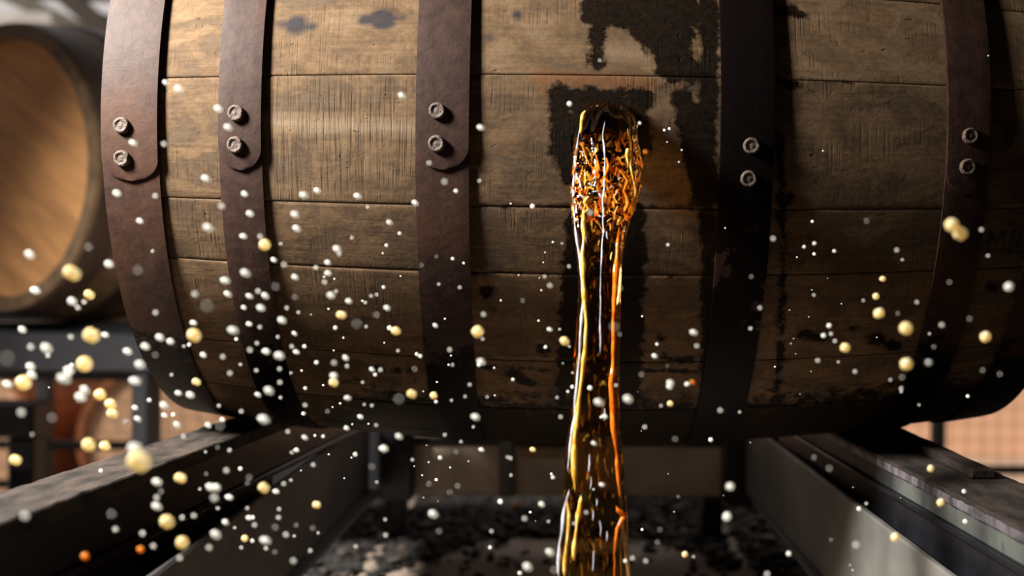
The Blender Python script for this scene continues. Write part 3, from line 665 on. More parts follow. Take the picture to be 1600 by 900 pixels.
def strand(name, mat, pts, label=None):  # ribbons carry the stream's highlights as painted colour
    """ribbon of thicker liquid on the stream's face: pts = (drop, u, halfwidth m) u in -1..1 across"""
    pts = np.array(pts); m = 140; dd = np.linspace(pts[0, 0], pts[-1, 0], m)
    uu = np.interp(dd, pts[:, 0], pts[:, 1]); ww = np.interp(dd, pts[:, 0], pts[:, 2])
    vs = []; fs = []; K = 8
    for i in range(m):
        z = z0-dd[i]; X = np.interp(-z, -zs, cx); W = np.interp(-z, -zs, hw); Y = np.interp(-z, -zs, cy); D_ = np.interp(-z, -zs, hd)
        u = uu[i] + .035*noise.noise((dd[i]*45, pts[0, 1]*9, 1)) + .02*noise.noise((dd[i]*110, pts[0, 1]*9, 4))
        bd = .50+.50*abs(u)**3 if dd[i] > .09 else 1.0-(dd[i]/.09)*.5*(1-abs(u)**3)
        y = Y - D_*math.sqrt(max(0, 1-min(u*u, 1)))*bd - .0009
        w_ = ww[i]*(1+.6*noise.noise((dd[i]*70, 2, pts[0, 1]*5)))*min(1, (i+.3)/10, (m-1-i+.3)/10)
        for k in range(K):
            a = 2*PI*k/K; vs.append((X+W*u+w_*math.cos(a), y+min(w_, .0022)*.8*math.sin(a), z))
    for i in range(m-1):
        for k in range(K):
            q = (k+1) % K; fs.append((i*K+k, (i+1)*K+k, (i+1)*K+q, i*K+q))
    fs.append(tuple(range(K))); fs.append(tuple((m-1)*K+j for j in range(K-1, -1, -1)))
    o = obj(name, vs, fs, mat, stream, True)
    if label: o['label'] = label
    return o
strand('highlight', M_GLINT, [(0.0258, -0.818, 0.00076), (0.0458, -0.931, 0.00114), (0.0788, -0.98, 0.00095), (0.0999, -0.97, 0.00076), (0.1206, -0.959, 0.00095), (0.1408, -0.885, 0.00076), (0.1704, -0.805, 0.00095), (0.2089, -0.809, 0.00076), (0.2375, -0.864, 0.00095), (0.2653, -0.869, 0.00095), (0.2906, -0.916, 0.00114)], 'silvery highlight on the left edge of the stream')
strand('highlight', M_GLINT, [(0.3021, -0.83, 0.00076), (0.3202, -0.911, 0.00114), (0.3426, -0.954, 0.00114), (0.3644, -0.95, 0.00114)], None)
strand('highlight', M_GOLD, [(0.0841, -0.615, 0.00114), (0.0973, -0.674, 0.00152), (0.1154, -0.63, 0.0019), (0.1308, -0.824, 0.00152), (0.1507, -0.762, 0.00228), (0.1704, -0.679, 0.00152), (0.1802, -0.562, 0.00114), (0.2089, -0.6, 0.00152), (0.2281, -0.652, 0.00114), (0.2469, -0.789, 0.0019), (0.2653, -0.744, 0.0019), (0.2929, -0.644, 0.00228), (0.3043, -0.595, 0.00152)], 'golden rivulet in the left half of the stream')
strand('highlight', M_GOLD, [(0.3066, -0.427, 0.00152), (0.3202, -0.475, 0.00228), (0.327, -0.523, 0.00076), (0.3426, -0.548, 0.0019), (0.3515, -0.575, 0.00152)], None)
strand('highlight', M_GOLD, [(0.3089, -0.861, 0.00076), (0.3202, -0.752, 0.00114), (0.3426, -0.77, 0.00114), (0.3626, -0.8, 0.00152)], None)
strand('highlight', M_ORANGE, [(0.1077, 0.691, 0.00114), (0.1308, 0.765, 0.0019), (0.1507, 0.769, 0.0019), (0.1704, 0.736, 0.00114), (0.1946, 0.777, 0.00152), (0.2281, 0.71, 0.00228), (0.2469, 0.762, 0.0019), (0.2699, 0.8, 0.00152), (0.2837, 0.862, 0.0019), (0.3021, 0.83, 0.00152), (0.3089, 0.83, 0.00114)], 'orange rivulet in the right half of the stream')
strand('highlight', M_ORANGE, [(0.3135, 0.668, 0.00076), (0.3184, 0.817, 0.00266), (0.3211, 0.888, 0.00228), (0.3292, 0.692, 0.00114), (0.3471, 0.582, 0.00076), (0.3644, 0.557, 0.00076)], None)
strand('highlight', M_GLINT, [(0.0198, -0.071, 0.00046), (0.057, -0.103, 0.00076), (0.0841, -0.068, 0.00061), (0.1103, 0.1, 0.00046), (0.1457, 0.022, 0.0003), (0.1802, 0.094, 0.00038), (0.1946, 0.136, 0.00076), (0.2051, 0.144, 0.00076)], 'thin silvery glint down the middle of the stream')
strand('highlight', M_GOLD, [(0.0258, 0.627, 0.00076), (0.0374, 0.704, 0.00095), (0.057, 0.663, 0.00095), (0.0706, 0.813, 0.00114), (0.0788, 0.902, 0.00152), (0.092, 0.986, 0.00152), (0.0999, 0.962, 0.00114)], 'bright golden highlight swirl at the right of the bung')
strand('highlight', M_GOLD, [(0.043, 0.611, 0.00152), (0.0492, 0.556, 0.00152), (0.0581, 0.606, 0.00038)], None)
strand('highlight', M_ORANGE, [(0.0613, 0.34, 0.00114), (0.0706, 0.6, 0.0019), (0.0788, 0.51, 0.0019), (0.0883, 0.771, 0.0019), (0.0957, 0.73, 0.00152)], None)
strand('highlight', M_ORANGE, [(0.0391, -0.759, 0.00057), (0.0458, -0.68, 0.00076), (0.0526, -0.619, 0.00057), (0.0581, -0.544, 0.00057), (0.0624, -0.333, 0.00038)], None)
strand('highlight', M_ORANGE, [(0.0487, -0.381, 0.00057), (0.0559, -0.295, 0.00076), (0.0624, -0.237, 0.00057)], None)
strand('highlight', M_ORANGE, [(0.0515, -0.048, 0.00114), (0.0597, 0.012, 0.00152), (0.0679, -0.081, 0.00114), (0.0733, 0.115, 0.00152)], None)
strand('highlight', M_GOLD, [(0.083, -0.557, 0.00152), (0.0883, -0.646, 0.00152), (0.0936, -0.482, 0.00114), (0.0989, -0.697, 0.00114)], None)
strand('highlight', M_GOLD, [(0.0083, -0.745, 0.00076), (0.0145, -0.771, 0.00152), (0.0228, -0.786, 0.00114), (0.0311, -0.802, 0.00076)], None)
strand('highlight', M_GOLD, [(0.0777, 0.313, 0.00114), (0.0841, 0.257, 0.00076), (0.0894, 0.448, 0.00114)], None)
strand('highlight', M_GLINT, [(0.3162, -0.04, 0.00019), (0.3202, -0.02, 0.00049), (0.3242, -0.039, 0.00019)], None)
strand('highlight', M_GLINT, [(0.3238, 0.196, 0.00019), (0.3292, 0.212, 0.00049), (0.3346, 0.183, 0.00019)], None)
strand('highlight', M_GLINT, [(0.3444, -0.016, 0.00019), (0.3515, -0.002, 0.00049), (0.3586, -0.023, 0.00019)], None)
strand('highlight', M_GLINT, [(0.331, 0.38, 0.00019), (0.3346, 0.391, 0.00049), (0.3382, 0.364, 0.00019)], None)
strand('highlight', M_GLINT, [(0.3085, 0.068, 0.00019), (0.3112, 0.082, 0.00049), (0.3139, 0.061, 0.00019)], None)
strand('highlight', M_GLINT, [(0.2446, 0.404, 0.00019), (0.2493, 0.427, 0.00049), (0.2539, 0.395, 0.00019)], None)
strand('highlight', M_GLINT, [(0.2773, -0.168, 0.00019), (0.2837, -0.149, 0.00049), (0.2901, -0.176, 0.00019)], None)
strand('highlight', M_GLINT, [(0.2929, -0.111, 0.00019), (0.2975, -0.098, 0.00049), (0.3021, -0.128, 0.00019)], None)
strand('highlight', M_GOLD, [(0.1046, 0.321, 0.00019), (0.1077, 0.374, 0.00049), (0.1108, 0.376, 0.00019)], None)
strand('highlight', M_GOLD, [(0.102, -0.35, 0.00019), (0.1051, -0.317, 0.00049), (0.1082, -0.332, 0.00019)], None)
rnd = random.Random(21)
for nm, mt, cnt in (('golden_churn', M_GOLD, 14), ('orange_churn', M_ORANGE, 14), ('silver_churn', M_GLINT, 16)):  # flecks coloured as glints on the churning liquid
    bm = bmesh.new()
    for _ in range(cnt):
        d0 = min(max(rnd.gauss(.085, .022), .012), .135); u = rnd.uniform(-.9, .95) if nm[0] != 'o' else rnd.uniform(-.75, .97)
        z = z0-d0; X = np.interp(-z, -zs, cx); W = np.interp(-z, -zs, hw); Y = np.interp(-z, -zs, cy); D_ = np.interp(-z, -zs, hd)
        bd = .50+.50*abs(u)**3 if d0 > .09 else 1.0-(d0/.09)*.5*(1-abs(u)**3)
        y = Y - D_*math.sqrt(max(0, 1-u*u))*bd - .0006
        s1 = rnd.uniform(.0010, .0042); s2 = rnd.uniform(.0003, .0008)
        m = Matrix.Translation((X+W*u, y, z)) @ Matrix.Rotation((-.5 if u < 0 else .35)+rnd.gauss(0, .45), 4, 'Y') @ Matrix.Diagonal((s2, .0008, s1, 1))
        q = bmesh.ops.create_icosphere(bm, subdivisions=2, radius=1)
        bw = rnd.uniform(-.6, .6)
        for v in q['verts']: v.co = m @ Vector((v.co.x + bw*v.co.z**2*1.5, v.co.y, v.co.z))
    o = from_bm(nm, bm, mt, stream, True); o['kind'] = 'stuff'

rnd = random.Random(3)
bm = bmesh.new()
for (u, v_) in [(-.95,.004),(-.8,.012),(-.6,.013),(-.35,.008),(-.1,.004),(.15,.008),(.35,.014),(.55,.012),(.8,.006),(1.0,.0)]:
    for q in range(2):
        p = Vector((cx[0]+hw[6]*u+rnd.gauss(0, .003), cy[0]-.012+rnd.uniform(-.01, .006), z0-.006+v_*rnd.uniform(.1, .9)))
        bmesh.ops.create_icosphere(bm, subdivisions=2, radius=1, matrix=Matrix.Translation(p) @ Matrix.Rotation(rnd.uniform(-1.5, 1.5), 4, 'Y') @ Matrix.Diagonal((rnd.uniform(.0006, .0012), .001, rnd.uniform(.001, .004), 1)))
o = from_bm('crown_splash', bm, M_LIQ, stream, True); o['kind'] = 'stuff'
# ---------------------------------------------------------------- droplets in the air
def drop_mesh(kind, mat):
    bm = bmesh.new(); bmesh.ops.create_icosphere(bm, subdivisions=3, radius=1)
    for v in bm.verts:
        c = v.co.copy(); k = 1.0
        if kind == 1: k = 1+.05*noise.noise(c*1.3)
        if kind == 2: k = 1+.14*noise.noise(c*1.6+Vector((4, 0, 0)))
        if kind == 3: k = 1-.28*math.exp(-(c.x/.25)**2)
        v.co = c*k
    me = bpy.data.meshes.new('droplet'); bm.to_mesh(me); bm.free(); me.materials.append(mat)
    me.polygons.foreach_set('use_smooth', [True]*len(me.polygons)); return me
DM = {(k, c): drop_mesh(k, m) for k in range(4) for c, m in (('w', M_DW), ('y', M_DY), ('o', M_DO))}
DROPS = [
(-0.2366,-0.7300,-0.2304,0.00515,'y',"lone big pale gold droplet in mid-air before the left rail's worn top"),
(-0.3002,-0.6575,-0.1397,0.00410,'y','lone big pale gold droplet in mid-air before the blurred barrel behind'),
(-0.2930,-0.6490,-0.1740,0.00416,'y','topmost big pale gold droplet in mid-air before the grey rack beam behind'),
(-0.2430,-0.8475,-0.1726,0.00093,'f','lone big faint droplet in mid-air before the grey rack beam behind'),
(-0.2991,-0.6430,-0.1904,0.00398,'y','lowest big pale gold droplet in mid-air before the grey rack beam behind'),
(-0.2451,-0.7120,-0.2269,0.00274,'w',"lone big white droplet in mid-air before the left rail's worn top"),
(0.1896,-0.6379,-0.1068,0.00379,'y','topmost big pale gold droplet in mid-air before the fifth hoop'),
(0.1959,-0.6339,-0.1115,0.00381,'y','lowest big pale gold droplet in mid-air before the fifth hoop'),
(-0.3381,-0.6317,-0.2021,0.00382,'y','topmost big pale gold droplet in mid-air before the sunlit yard beyond the left rail'),
(-0.2572,-0.6298,-0.2811,0.00379,'y','second big pale gold droplet from the top, before the left tray plate'),
(0.1696,-0.6196,-0.1669,0.00367,'y','topmost big pale gold droplet in mid-air before the lower staves beyond the fourth hoop'),
(-0.2477,-0.6143,-0.1752,0.00360,'y','lone big pale gold droplet in mid-air before the lower wood between first and second hoops'),
(-0.2920,-0.6853,-0.1948,0.00248,'w','topmost big white droplet in mid-air before the sunlit yard beyond the left rail'),
(-0.3056,-0.6208,-0.2388,0.00357,'y','third big pale gold droplet from the top, before the sunlit yard beyond the left rail'),
(-0.2518,-0.6200,-0.2953,0.00348,'y','lowest big pale gold droplet in mid-air before the left tray plate'),
(-0.1820,-0.8028,-0.1531,0.00085,'f','lone big faint droplet in mid-air before the lower wood between first and second hoops'),
(0.1718,-0.6139,-0.1884,0.00342,'y','lowest big pale gold droplet in mid-air before the lower staves beyond the fourth hoop'),
(-0.2863,-0.7397,-0.2550,0.00143,'g','lone big grey droplet in mid-air before the black side of the left rail'),
(-0.3140,-0.6567,-0.1809,0.00234,'w','lone big white droplet in mid-air before the grey rack beam behind'),
(-0.2985,-0.6493,-0.2082,0.00236,'w','lowest big white droplet in mid-air before the sunlit yard beyond the left rail'),
(-0.0847,-0.5809,-0.1730,0.00330,'y','lone big pale gold droplet in mid-air before the lower third hoop'),
(0.2217,-0.6409,-0.1418,0.00226,'w','lone big white droplet in mid-air before the staves beyond the fifth hoop'),
(0.2336,-0.5754,-0.1736,0.00323,'y','lone big pale gold droplet in mid-air before the staves beyond the fifth hoop'),
(-0.2724,-0.6393,-0.2000,0.00226,'w','second big white droplet from the top, before the sunlit yard beyond the left rail'),
(-0.3632,-0.5878,-0.2533,0.00317,'y','lowest big pale gold droplet in mid-air before the sunlit yard beyond the left rail'),
(-0.2644,-0.5860,-0.2639,0.00318,'y','lone big pale gold droplet in mid-air before the black side of the left rail'),
(-0.1998,-0.6414,-0.2207,0.00226,'w','lone big white droplet in mid-air before the lower second hoop'),
(-0.2162,-0.5766,-0.2713,0.00322,'y','topmost big pale gold droplet in mid-air before the left tray plate'),
(-0.2138,-0.5883,-0.1211,0.00312,'y','lone big pale gold droplet in mid-air before the middle second hoop'),
(-0.3181,-0.5743,-0.2146,0.00318,'y','second big pale gold droplet from the top, before the sunlit yard beyond the left rail'),
(-0.3057,-0.7027,-0.2106,0.00132,'g','lone big grey droplet in mid-air before the sunlit yard beyond the left rail'),
(-0.2274,-0.6366,-0.2868,0.00220,'w','lone big white droplet in mid-air before the left tray plate'),
(0.0638,-0.6291,-0.2765,0.00223,'w','lone big white droplet in mid-air before the littered ground right of the stream'),
(-0.2702,-0.6383,-0.1908,0.00213,'w','fourth white droplet from the top, before the grey rack beam behind'),
(0.1671,-0.5715,-0.1595,0.00305,'y','lowest pale gold droplet in mid-air before the middle staves beyond the fourth hoop'),
(-0.3149,-0.5628,-0.2277,0.00309,'y','second pale gold droplet from the top, before the sunlit yard beyond the left rail'),
(-0.2946,-0.6515,-0.2958,0.00174,'o','lowest orange droplet in mid-air before the left tray plate'),
(-0.1071,-0.7619,-0.1959,0.00076,'f','lowest faint droplet in mid-air before the lowest wood between second and third hoops'),
(-0.2008,-0.6314,-0.2912,0.00215,'w','lowest white droplet in mid-air before the left tray plate'),
(0.0060,-0.6257,-0.2093,0.00217,'w','lowest white droplet in mid-air before the lower staves right of the stream'),
(-0.0509,-0.6376,-0.3040,0.00213,'w','lowest white droplet in mid-air before the littered ground left of the stream'),
(-0.2346,-0.6315,-0.1130,0.00208,'w','topmost white droplet in mid-air before the middle wood between first and second hoops'),
(-0.3344,-0.6333,-0.1294,0.00208,'w','topmost white droplet in mid-air before the blurred barrel behind'),
(-0.2333,-0.7421,-0.1382,0.00077,'f','lone faint droplet in mid-air before the middle leftmost hoop'),
(-0.2211,-0.6280,-0.1715,0.00209,'w','second white droplet from the top, before the lower wood between first and second hoops'),
(-0.3115,-0.6342,-0.1946,0.00207,'w','sixth white droplet from the top, before the grey rack beam behind'),
(-0.1281,-0.7531,-0.1621,0.00075,'f','lone faint droplet in mid-air before the lower wood between second and third hoops'),
(-0.1953,-0.6252,-0.1860,0.00210,'w','fourth white droplet from the top, before the lower second hoop'),
(-0.0082,-0.7433,-0.1628,0.00077,'f','lowest faint droplet in mid-air before the upper amber stream'),
(-0.3173,-0.5599,-0.2220,0.00300,'y','topmost pale gold droplet in mid-air before the sunlit yard beyond the left rail'),
(-0.1943,-0.7418,-0.2113,0.00077,'f',"lone faint droplet in mid-air before the left rail's worn top"),
(-0.2727,-0.7423,-0.2082,0.00077,'f','lone faint droplet in mid-air before the sunlit yard beyond the left rail'),
(-0.2632,-0.6294,-0.2585,0.00209,'w','second white droplet from the top, before the black side of the left rail'),
(-0.2125,-0.6890,-0.2559,0.00127,'g','topmost grey droplet in mid-air before the left tray plate'),
(-0.2638,-0.6278,-0.2728,0.00209,'w','lowest white droplet in mid-air before the black side of the left rail'),
(-0.2439,-0.7442,-0.2530,0.00076,'f','lowest faint droplet in mid-air before the black side of the left rail'),
(-0.1067,-0.6195,-0.2780,0.00212,'w','topmost white droplet in mid-air before the littered ground left of the stream'),
(-0.3342,-0.5521,-0.1532,0.00293,'y','lone pale gold droplet in mid-air before the blurred barrel behind'),
(-0.3198,-0.6112,-0.1562,0.00208,'w','lowest white droplet in mid-air before the blurred barrel behind'),
(-0.2160,-0.6221,-0.1386,0.00204,'w','third white droplet from the top, before the middle second hoop'),
(0.1504,-0.5542,-0.1824,0.00292,'y','lone pale gold droplet in mid-air before the lower staves beyond the fourth hoop'),
(-0.3505,-0.6246,-0.2039,0.00203,'w','second white droplet from the top, before the sunlit yard beyond the left rail'),
(-0.3051,-0.6278,-0.2064,0.00202,'w','third white droplet from the top, before the sunlit yard beyond the left rail'),
(-0.3180,-0.5664,-0.2477,0.00287,'y','lowest pale gold droplet in mid-air before the sunlit yard beyond the left rail'),
(-0.2009,-0.6258,-0.2062,0.00203,'w','fifth white droplet from the top, before the lower second hoop'),
(-0.0104,-0.6132,-0.2127,0.00207,'w','topmost white droplet in mid-air before the upper amber stream'),
(0.0658,-0.6265,-0.2596,0.00203,'w','lone white droplet in mid-air before the crossbeam right of the stream'),
(-0.3433,-0.6119,-0.1946,0.00200,'w','fifth white droplet from the top, before the grey rack beam behind'),
(-0.2751,-0.6218,-0.2990,0.00164,'o','topmost orange droplet in mid-air before the left tray plate'),
(-0.1273,-0.5620,-0.2138,0.00279,'y','lowest pale gold droplet in mid-air before the lowest wood between second and third hoops'),
(-0.0382,-0.6194,-0.3001,0.00198,'w','second white droplet from the top, before the littered ground left of the stream'),
(-0.2573,-0.6156,-0.0318,0.00196,'w','second white droplet from the top, before the upper wood between first and second hoops'),
(-0.2984,-0.6116,-0.1341,0.00197,'w','lowest white droplet in mid-air before the middle leftmost hoop'),
(-0.3436,-0.6060,-0.1501,0.00198,'w','second white droplet from the top, before the blurred barrel behind'),
(-0.3486,-0.5986,-0.2007,0.00201,'w','topmost white droplet in mid-air before the sunlit yard beyond the left rail'),
(-0.2701,-0.5985,-0.2183,0.00201,'w','fifth white droplet from the top, before the sunlit yard beyond the left rail'),
(-0.2367,-0.6174,-0.2636,0.00195,'w','third white droplet from the top, before the black side of the left rail'),
(-0.2341,-0.6140,-0.2643,0.00196,'w','fourth white droplet from the top, before the black side of the left rail'),
(-0.1803,-0.5435,-0.2088,0.00276,'y','topmost pale gold droplet in mid-air before the lowest wood between second and third hoops'),
(0.1840,-0.5551,-0.3047,0.00272,'y','lowest pale gold droplet in mid-air before the shadow beside the right rail'),
(0.1269,-0.6751,-0.2819,0.00117,'g','topmost grey droplet in mid-air before the right tray plate'),
(-0.2331,-0.6035,-0.1431,0.00188,'w','second white droplet from the top, before the middle wood between first and second hoops'),
(-0.2732,-0.5982,-0.1776,0.00190,'w','topmost white droplet in mid-air before the lower leftmost hoop'),
(-0.2791,-0.6056,-0.1826,0.00188,'w','third white droplet from the top, before the lower leftmost hoop'),
(-0.1739,-0.5861,-0.1515,0.00193,'w','fifth white droplet from the top, before the middle wood between second and third hoops'),
(-0.1741,-0.5521,-0.1645,0.00263,'y','topmost pale gold droplet in mid-air before the lower wood between second and third hoops'),
(-0.0307,-0.5334,-0.1809,0.00269,'y','lone pale gold droplet in mid-air before the lower staves left of the stream'),
(0.1680,-0.6659,-0.1837,0.00114,'g','lowest grey droplet in mid-air before the fifth hoop'),
(-0.1408,-0.5869,-0.2449,0.00193,'w','second white droplet from the top, before the crossbeam under the barrel'),
(-0.0847,-0.5921,-0.2245,0.00191,'w','lone white droplet in mid-air before the lower third hoop'),
(-0.2417,-0.5911,-0.0393,0.00184,'w','topmost white droplet in mid-air before the upper second hoop'),
(-0.2342,-0.5961,-0.0512,0.00183,'w','second white droplet from the top, before the upper second hoop'),
(-0.2523,-0.5801,-0.0805,0.00187,'w','lowest white droplet in mid-air before the upper wood between first and second hoops'),
(-0.3059,-0.5814,-0.0904,0.00187,'w','lowest white droplet in mid-air before the upper leftmost hoop'),
(-0.2228,-0.6463,-0.1016,0.00113,'g','topmost grey droplet in mid-air before the middle second hoop'),
(-0.2738,-0.6999,-0.1265,0.00069,'f','lone faint droplet in mid-air before the blurred barrel behind'),
(-0.2367,-0.6477,-0.1507,0.00113,'g','lone grey droplet in mid-air before the middle wood between first and second hoops'),
(-0.3243,-0.6530,-0.1805,0.00112,'g','second grey droplet from the top, before the grey rack beam behind'),
(-0.2927,-0.5973,-0.1862,0.00183,'w','third white droplet from the top, before the grey rack beam behind'),
(-0.1894,-0.5933,-0.0910,0.00184,'w','fourth white droplet from the top, before the upper wood between second and third hoops'),
(-0.1945,-0.5932,-0.1028,0.00184,'w','sixth white droplet from the top, before the upper wood between second and third hoops'),
(-0.1711,-0.5829,-0.1232,0.00187,'w','lowest white droplet in mid-air before the upper wood between second and third hoops'),
(-0.2152,-0.5907,-0.1595,0.00184,'w','topmost white droplet in mid-air before the lower second hoop'),
(-0.2016,-0.5940,-0.1668,0.00184,'w','topmost white droplet in mid-air before the lower wood between second and third hoops'),
(-0.1405,-0.5432,-0.1749,0.00256,'y','lowest pale gold droplet in mid-air before the lower wood between second and third hoops'),
(-0.1720,-0.5850,-0.2008,0.00186,'w','topmost white droplet in mid-air before the lowest wood between second and third hoops'),
(-0.0810,-0.5993,-0.1903,0.00182,'w','lone white droplet in mid-air before the lower staves left of the stream'),
(0.0342,-0.5891,-0.2031,0.00185,'w','third white droplet from the top, before the lower staves right of the stream'),
(-0.3270,-0.5989,-0.1994,0.00182,'w','lowest white droplet in mid-air before the grey rack beam behind'),
(-0.2596,-0.5837,-0.2134,0.00186,'w','lowest white droplet in mid-air before the lower leftmost hoop'),
(-0.2666,-0.6420,-0.2852,0.00114,'g','eighth grey droplet from the top, before the left tray plate'),
(-0.1810,-0.6477,-0.2988,0.00113,'g','lowest grey droplet in mid-air before the left tray plate'),
(-0.0356,-0.6987,-0.2901,0.00069,'f','lowest faint droplet in mid-air before the littered ground left of the stream'),
(-0.3624,-0.5817,-0.1745,0.00179,'w','topmost white droplet in mid-air before the grey rack beam behind'),
(-0.1779,-0.7051,-0.1456,0.00066,'f','lone faint droplet in mid-air before the middle second hoop'),
(0.0493,-0.5802,-0.1724,0.00180,'w','topmost white droplet in mid-air before the lower staves right of the stream'),
(-0.2747,-0.5250,-0.2108,0.00251,'y','lone pale gold droplet in mid-air before the lower leftmost hoop'),
(-0.2287,-0.6445,-0.2924,0.00109,'g','tenth grey droplet from the top, before the left tray plate'),
(-0.2854,-0.6325,-0.2851,0.00111,'g','sixth grey droplet from the top, before the left tray plate'),
(-0.1931,-0.5321,-0.2905,0.00249,'y','topmost pale gold droplet in mid-air before the left tray plate'),
(-0.1979,-0.5744,-0.1105,0.00174,'w','eighth white droplet from the top, before the upper wood between second and third hoops'),
(-0.2178,-0.5679,-0.1873,0.00175,'w','third white droplet from the top, before the lower second hoop'),
(-0.0167,-0.6245,-0.1015,0.00108,'g','lone grey droplet in mid-air before the upper amber stream'),
(0.0490,-0.5791,-0.2035,0.00144,'o','lone orange droplet in mid-air before the lower staves right of the stream'),
(0.1878,-0.6284,-0.1645,0.00107,'g','second grey droplet from the top, before the fifth hoop'),
(-0.3021,-0.5733,-0.2319,0.00174,'w','ninth white droplet from the top, before the sunlit yard beyond the left rail'),
(-0.2631,-0.6297,-0.2675,0.00107,'g','lowest grey droplet in mid-air before the black side of the left rail'),
(-0.2624,-0.6367,-0.2936,0.00106,'g','ninth grey droplet from the top, before the left tray plate'),
(-0.2473,-0.6374,-0.3001,0.00105,'g','eleventh grey droplet from the top, before the left tray plate'),
(-0.1320,-0.5836,-0.2379,0.00171,'w','topmost white droplet in mid-air before the crossbeam under the barrel'),
(0.2280,-0.5123,-0.2903,0.00245,'y','topmost pale gold droplet in mid-air before the shadow beside the right rail'),
(0.0859,-0.6382,-0.3074,0.00105,'g','lowest grey droplet in mid-air before the right tray plate'),
(-0.2972,-0.5786,-0.0592,0.00169,'w','topmost white droplet in mid-air before the upper leftmost hoop'),
(-0.1350,-0.5627,-0.0253,0.00173,'w','topmost white droplet in mid-air before the upper wood between second and third hoops'),
(-0.0851,-0.5634,-0.0448,0.00173,'w','lone white droplet in mid-air before the upper staves left of the stream'),
(-0.1012,-0.6266,-0.0847,0.00105,'g','lowest grey droplet in mid-air before the upper third hoop'),
(-0.2282,-0.5691,-0.1013,0.00171,'w','topmost white droplet in mid-air before the middle second hoop'),
(-0.2446,-0.5583,-0.1518,0.00170,'w','lowest white droplet in mid-air before the middle wood between first and second hoops'),
(-0.2760,-0.5716,-0.1814,0.00167,'w','second white droplet from the top, before the lower leftmost hoop'),
(-0.2179,-0.5706,-0.1524,0.00167,'w','fourth white droplet from the top, before the middle second hoop'),
(-0.2708,-0.5735,-0.2332,0.00166,'w','lowest white droplet in mid-air before the sunlit yard beyond the left rail'),
(-0.2420,-0.5609,-0.2803,0.00169,'w','second white droplet from the top, before the left tray plate'),
(-0.2461,-0.5545,-0.2975,0.00171,'w','fourth white droplet from the top, before the left tray plate'),
(-0.2238,-0.6295,-0.2517,0.00102,'g','topmost grey droplet in mid-air before the black side of the left rail'),
(-0.1922,-0.6187,-0.2908,0.00104,'g','seventh grey droplet from the top, before the left tray plate'),
(0.2206,-0.5132,-0.2669,0.00234,'y',"lone pale gold droplet in mid-air before the right rail's worn top"),
(0.1119,-0.6754,-0.2406,0.00063,'f','lowest faint droplet in mid-air before the shadow beside the right rail'),
(-0.2656,-0.6153,-0.0638,0.00100,'g','lone grey droplet in mid-air before the upper wood between first and second hoops'),
(-0.2357,-0.5545,-0.0879,0.00163,'w','lowest white droplet in mid-air before the upper second hoop'),
(-0.2715,-0.6107,-0.1623,0.00100,'g','lone grey droplet in mid-air before the lower leftmost hoop'),
(-0.3182,-0.6165,-0.1768,0.00099,'g','topmost grey droplet in mid-air before the grey rack beam behind'),
(-0.1912,-0.5466,-0.0845,0.00165,'w','second white droplet from the top, before the upper wood between second and third hoops'),
(-0.1646,-0.5508,-0.0881,0.00164,'w','third white droplet from the top, before the upper wood between second and third hoops'),
(-0.1940,-0.6214,-0.1335,0.00099,'g','topmost grey droplet in mid-air before the middle wood between second and third hoops'),
(-0.2011,-0.5641,-0.1406,0.00161,'w','fourth white droplet from the top, before the middle wood between second and third hoops'),
(-0.1651,-0.6191,-0.1903,0.00099,'g','lone grey droplet in mid-air before the lowest wood between second and third hoops'),
(-0.3018,-0.5552,-0.2320,0.00163,'w','eighth white droplet from the top, before the sunlit yard beyond the left rail'),
(-0.2445,-0.6220,-0.2793,0.00099,'g','second grey droplet from the top, before the left tray plate'),
(-0.1204,-0.5002,-0.2210,0.00227,'y','lone pale gold droplet in mid-air before the lower third hoop'),
(-0.1871,-0.6641,-0.2765,0.00062,'f','lowest faint droplet in mid-air before the left tray plate'),
(-0.0445,-0.5540,-0.2850,0.00163,'w','lowest white droplet in mid-air before the crossbeam under the barrel'),
(-0.0534,-0.6169,-0.2810,0.00099,'g','topmost grey droplet in mid-air before the littered ground left of the stream'),
(-0.2775,-0.5957,-0.0927,0.00098,'g','lone grey droplet in mid-air before the upper leftmost hoop'),
(-0.3006,-0.5576,-0.1061,0.00155,'w','topmost white droplet in mid-air before the middle leftmost hoop'),
(-0.2379,-0.5489,-0.1146,0.00157,'w','second white droplet from the top, before the middle second hoop'),
(-0.2309,-0.5585,-0.1530,0.00154,'w','lowest white droplet in mid-air before the middle second hoop'),
(-0.2678,-0.5532,-0.1705,0.00156,'w','topmost white droplet in mid-air before the lower wood between first and second hoops'),
(-0.3229,-0.5551,-0.1786,0.00155,'w','second white droplet from the top, before the grey rack beam behind'),
(-0.2534,-0.6616,-0.1837,0.00059,'f','lone faint droplet in mid-air before the lower leftmost hoop'),
(-0.2648,-0.5424,-0.1917,0.00158,'w','lowest white droplet in mid-air before the lower wood between first and second hoops'),
(-0.2348,-0.6011,-0.1887,0.00097,'g','topmost grey droplet in mid-air before the lower wood between first and second hoops'),
(-0.2167,-0.6089,-0.1839,0.00096,'g','topmost grey droplet in mid-air before the lower second hoop'),
(-0.2312,-0.5987,-0.1987,0.00097,'g','lowest grey droplet in mid-air before the lower wood between first and second hoops'),
(-0.1293,-0.5385,-0.0913,0.00159,'w','fifth white droplet from the top, before the upper wood between second and third hoops'),
(-0.2099,-0.6136,-0.1171,0.00095,'g','second grey droplet from the top, before the middle second hoop'),
(-0.1823,-0.5549,-0.1379,0.00155,'w','third white droplet from the top, before the middle wood between second and third hoops'),
(-0.2136,-0.6037,-0.1492,0.00097,'g','lowest grey droplet in mid-air before the middle second hoop'),
(-0.1697,-0.5504,-0.1556,0.00156,'w','sixth white droplet from the top, before the middle wood between second and third hoops'),
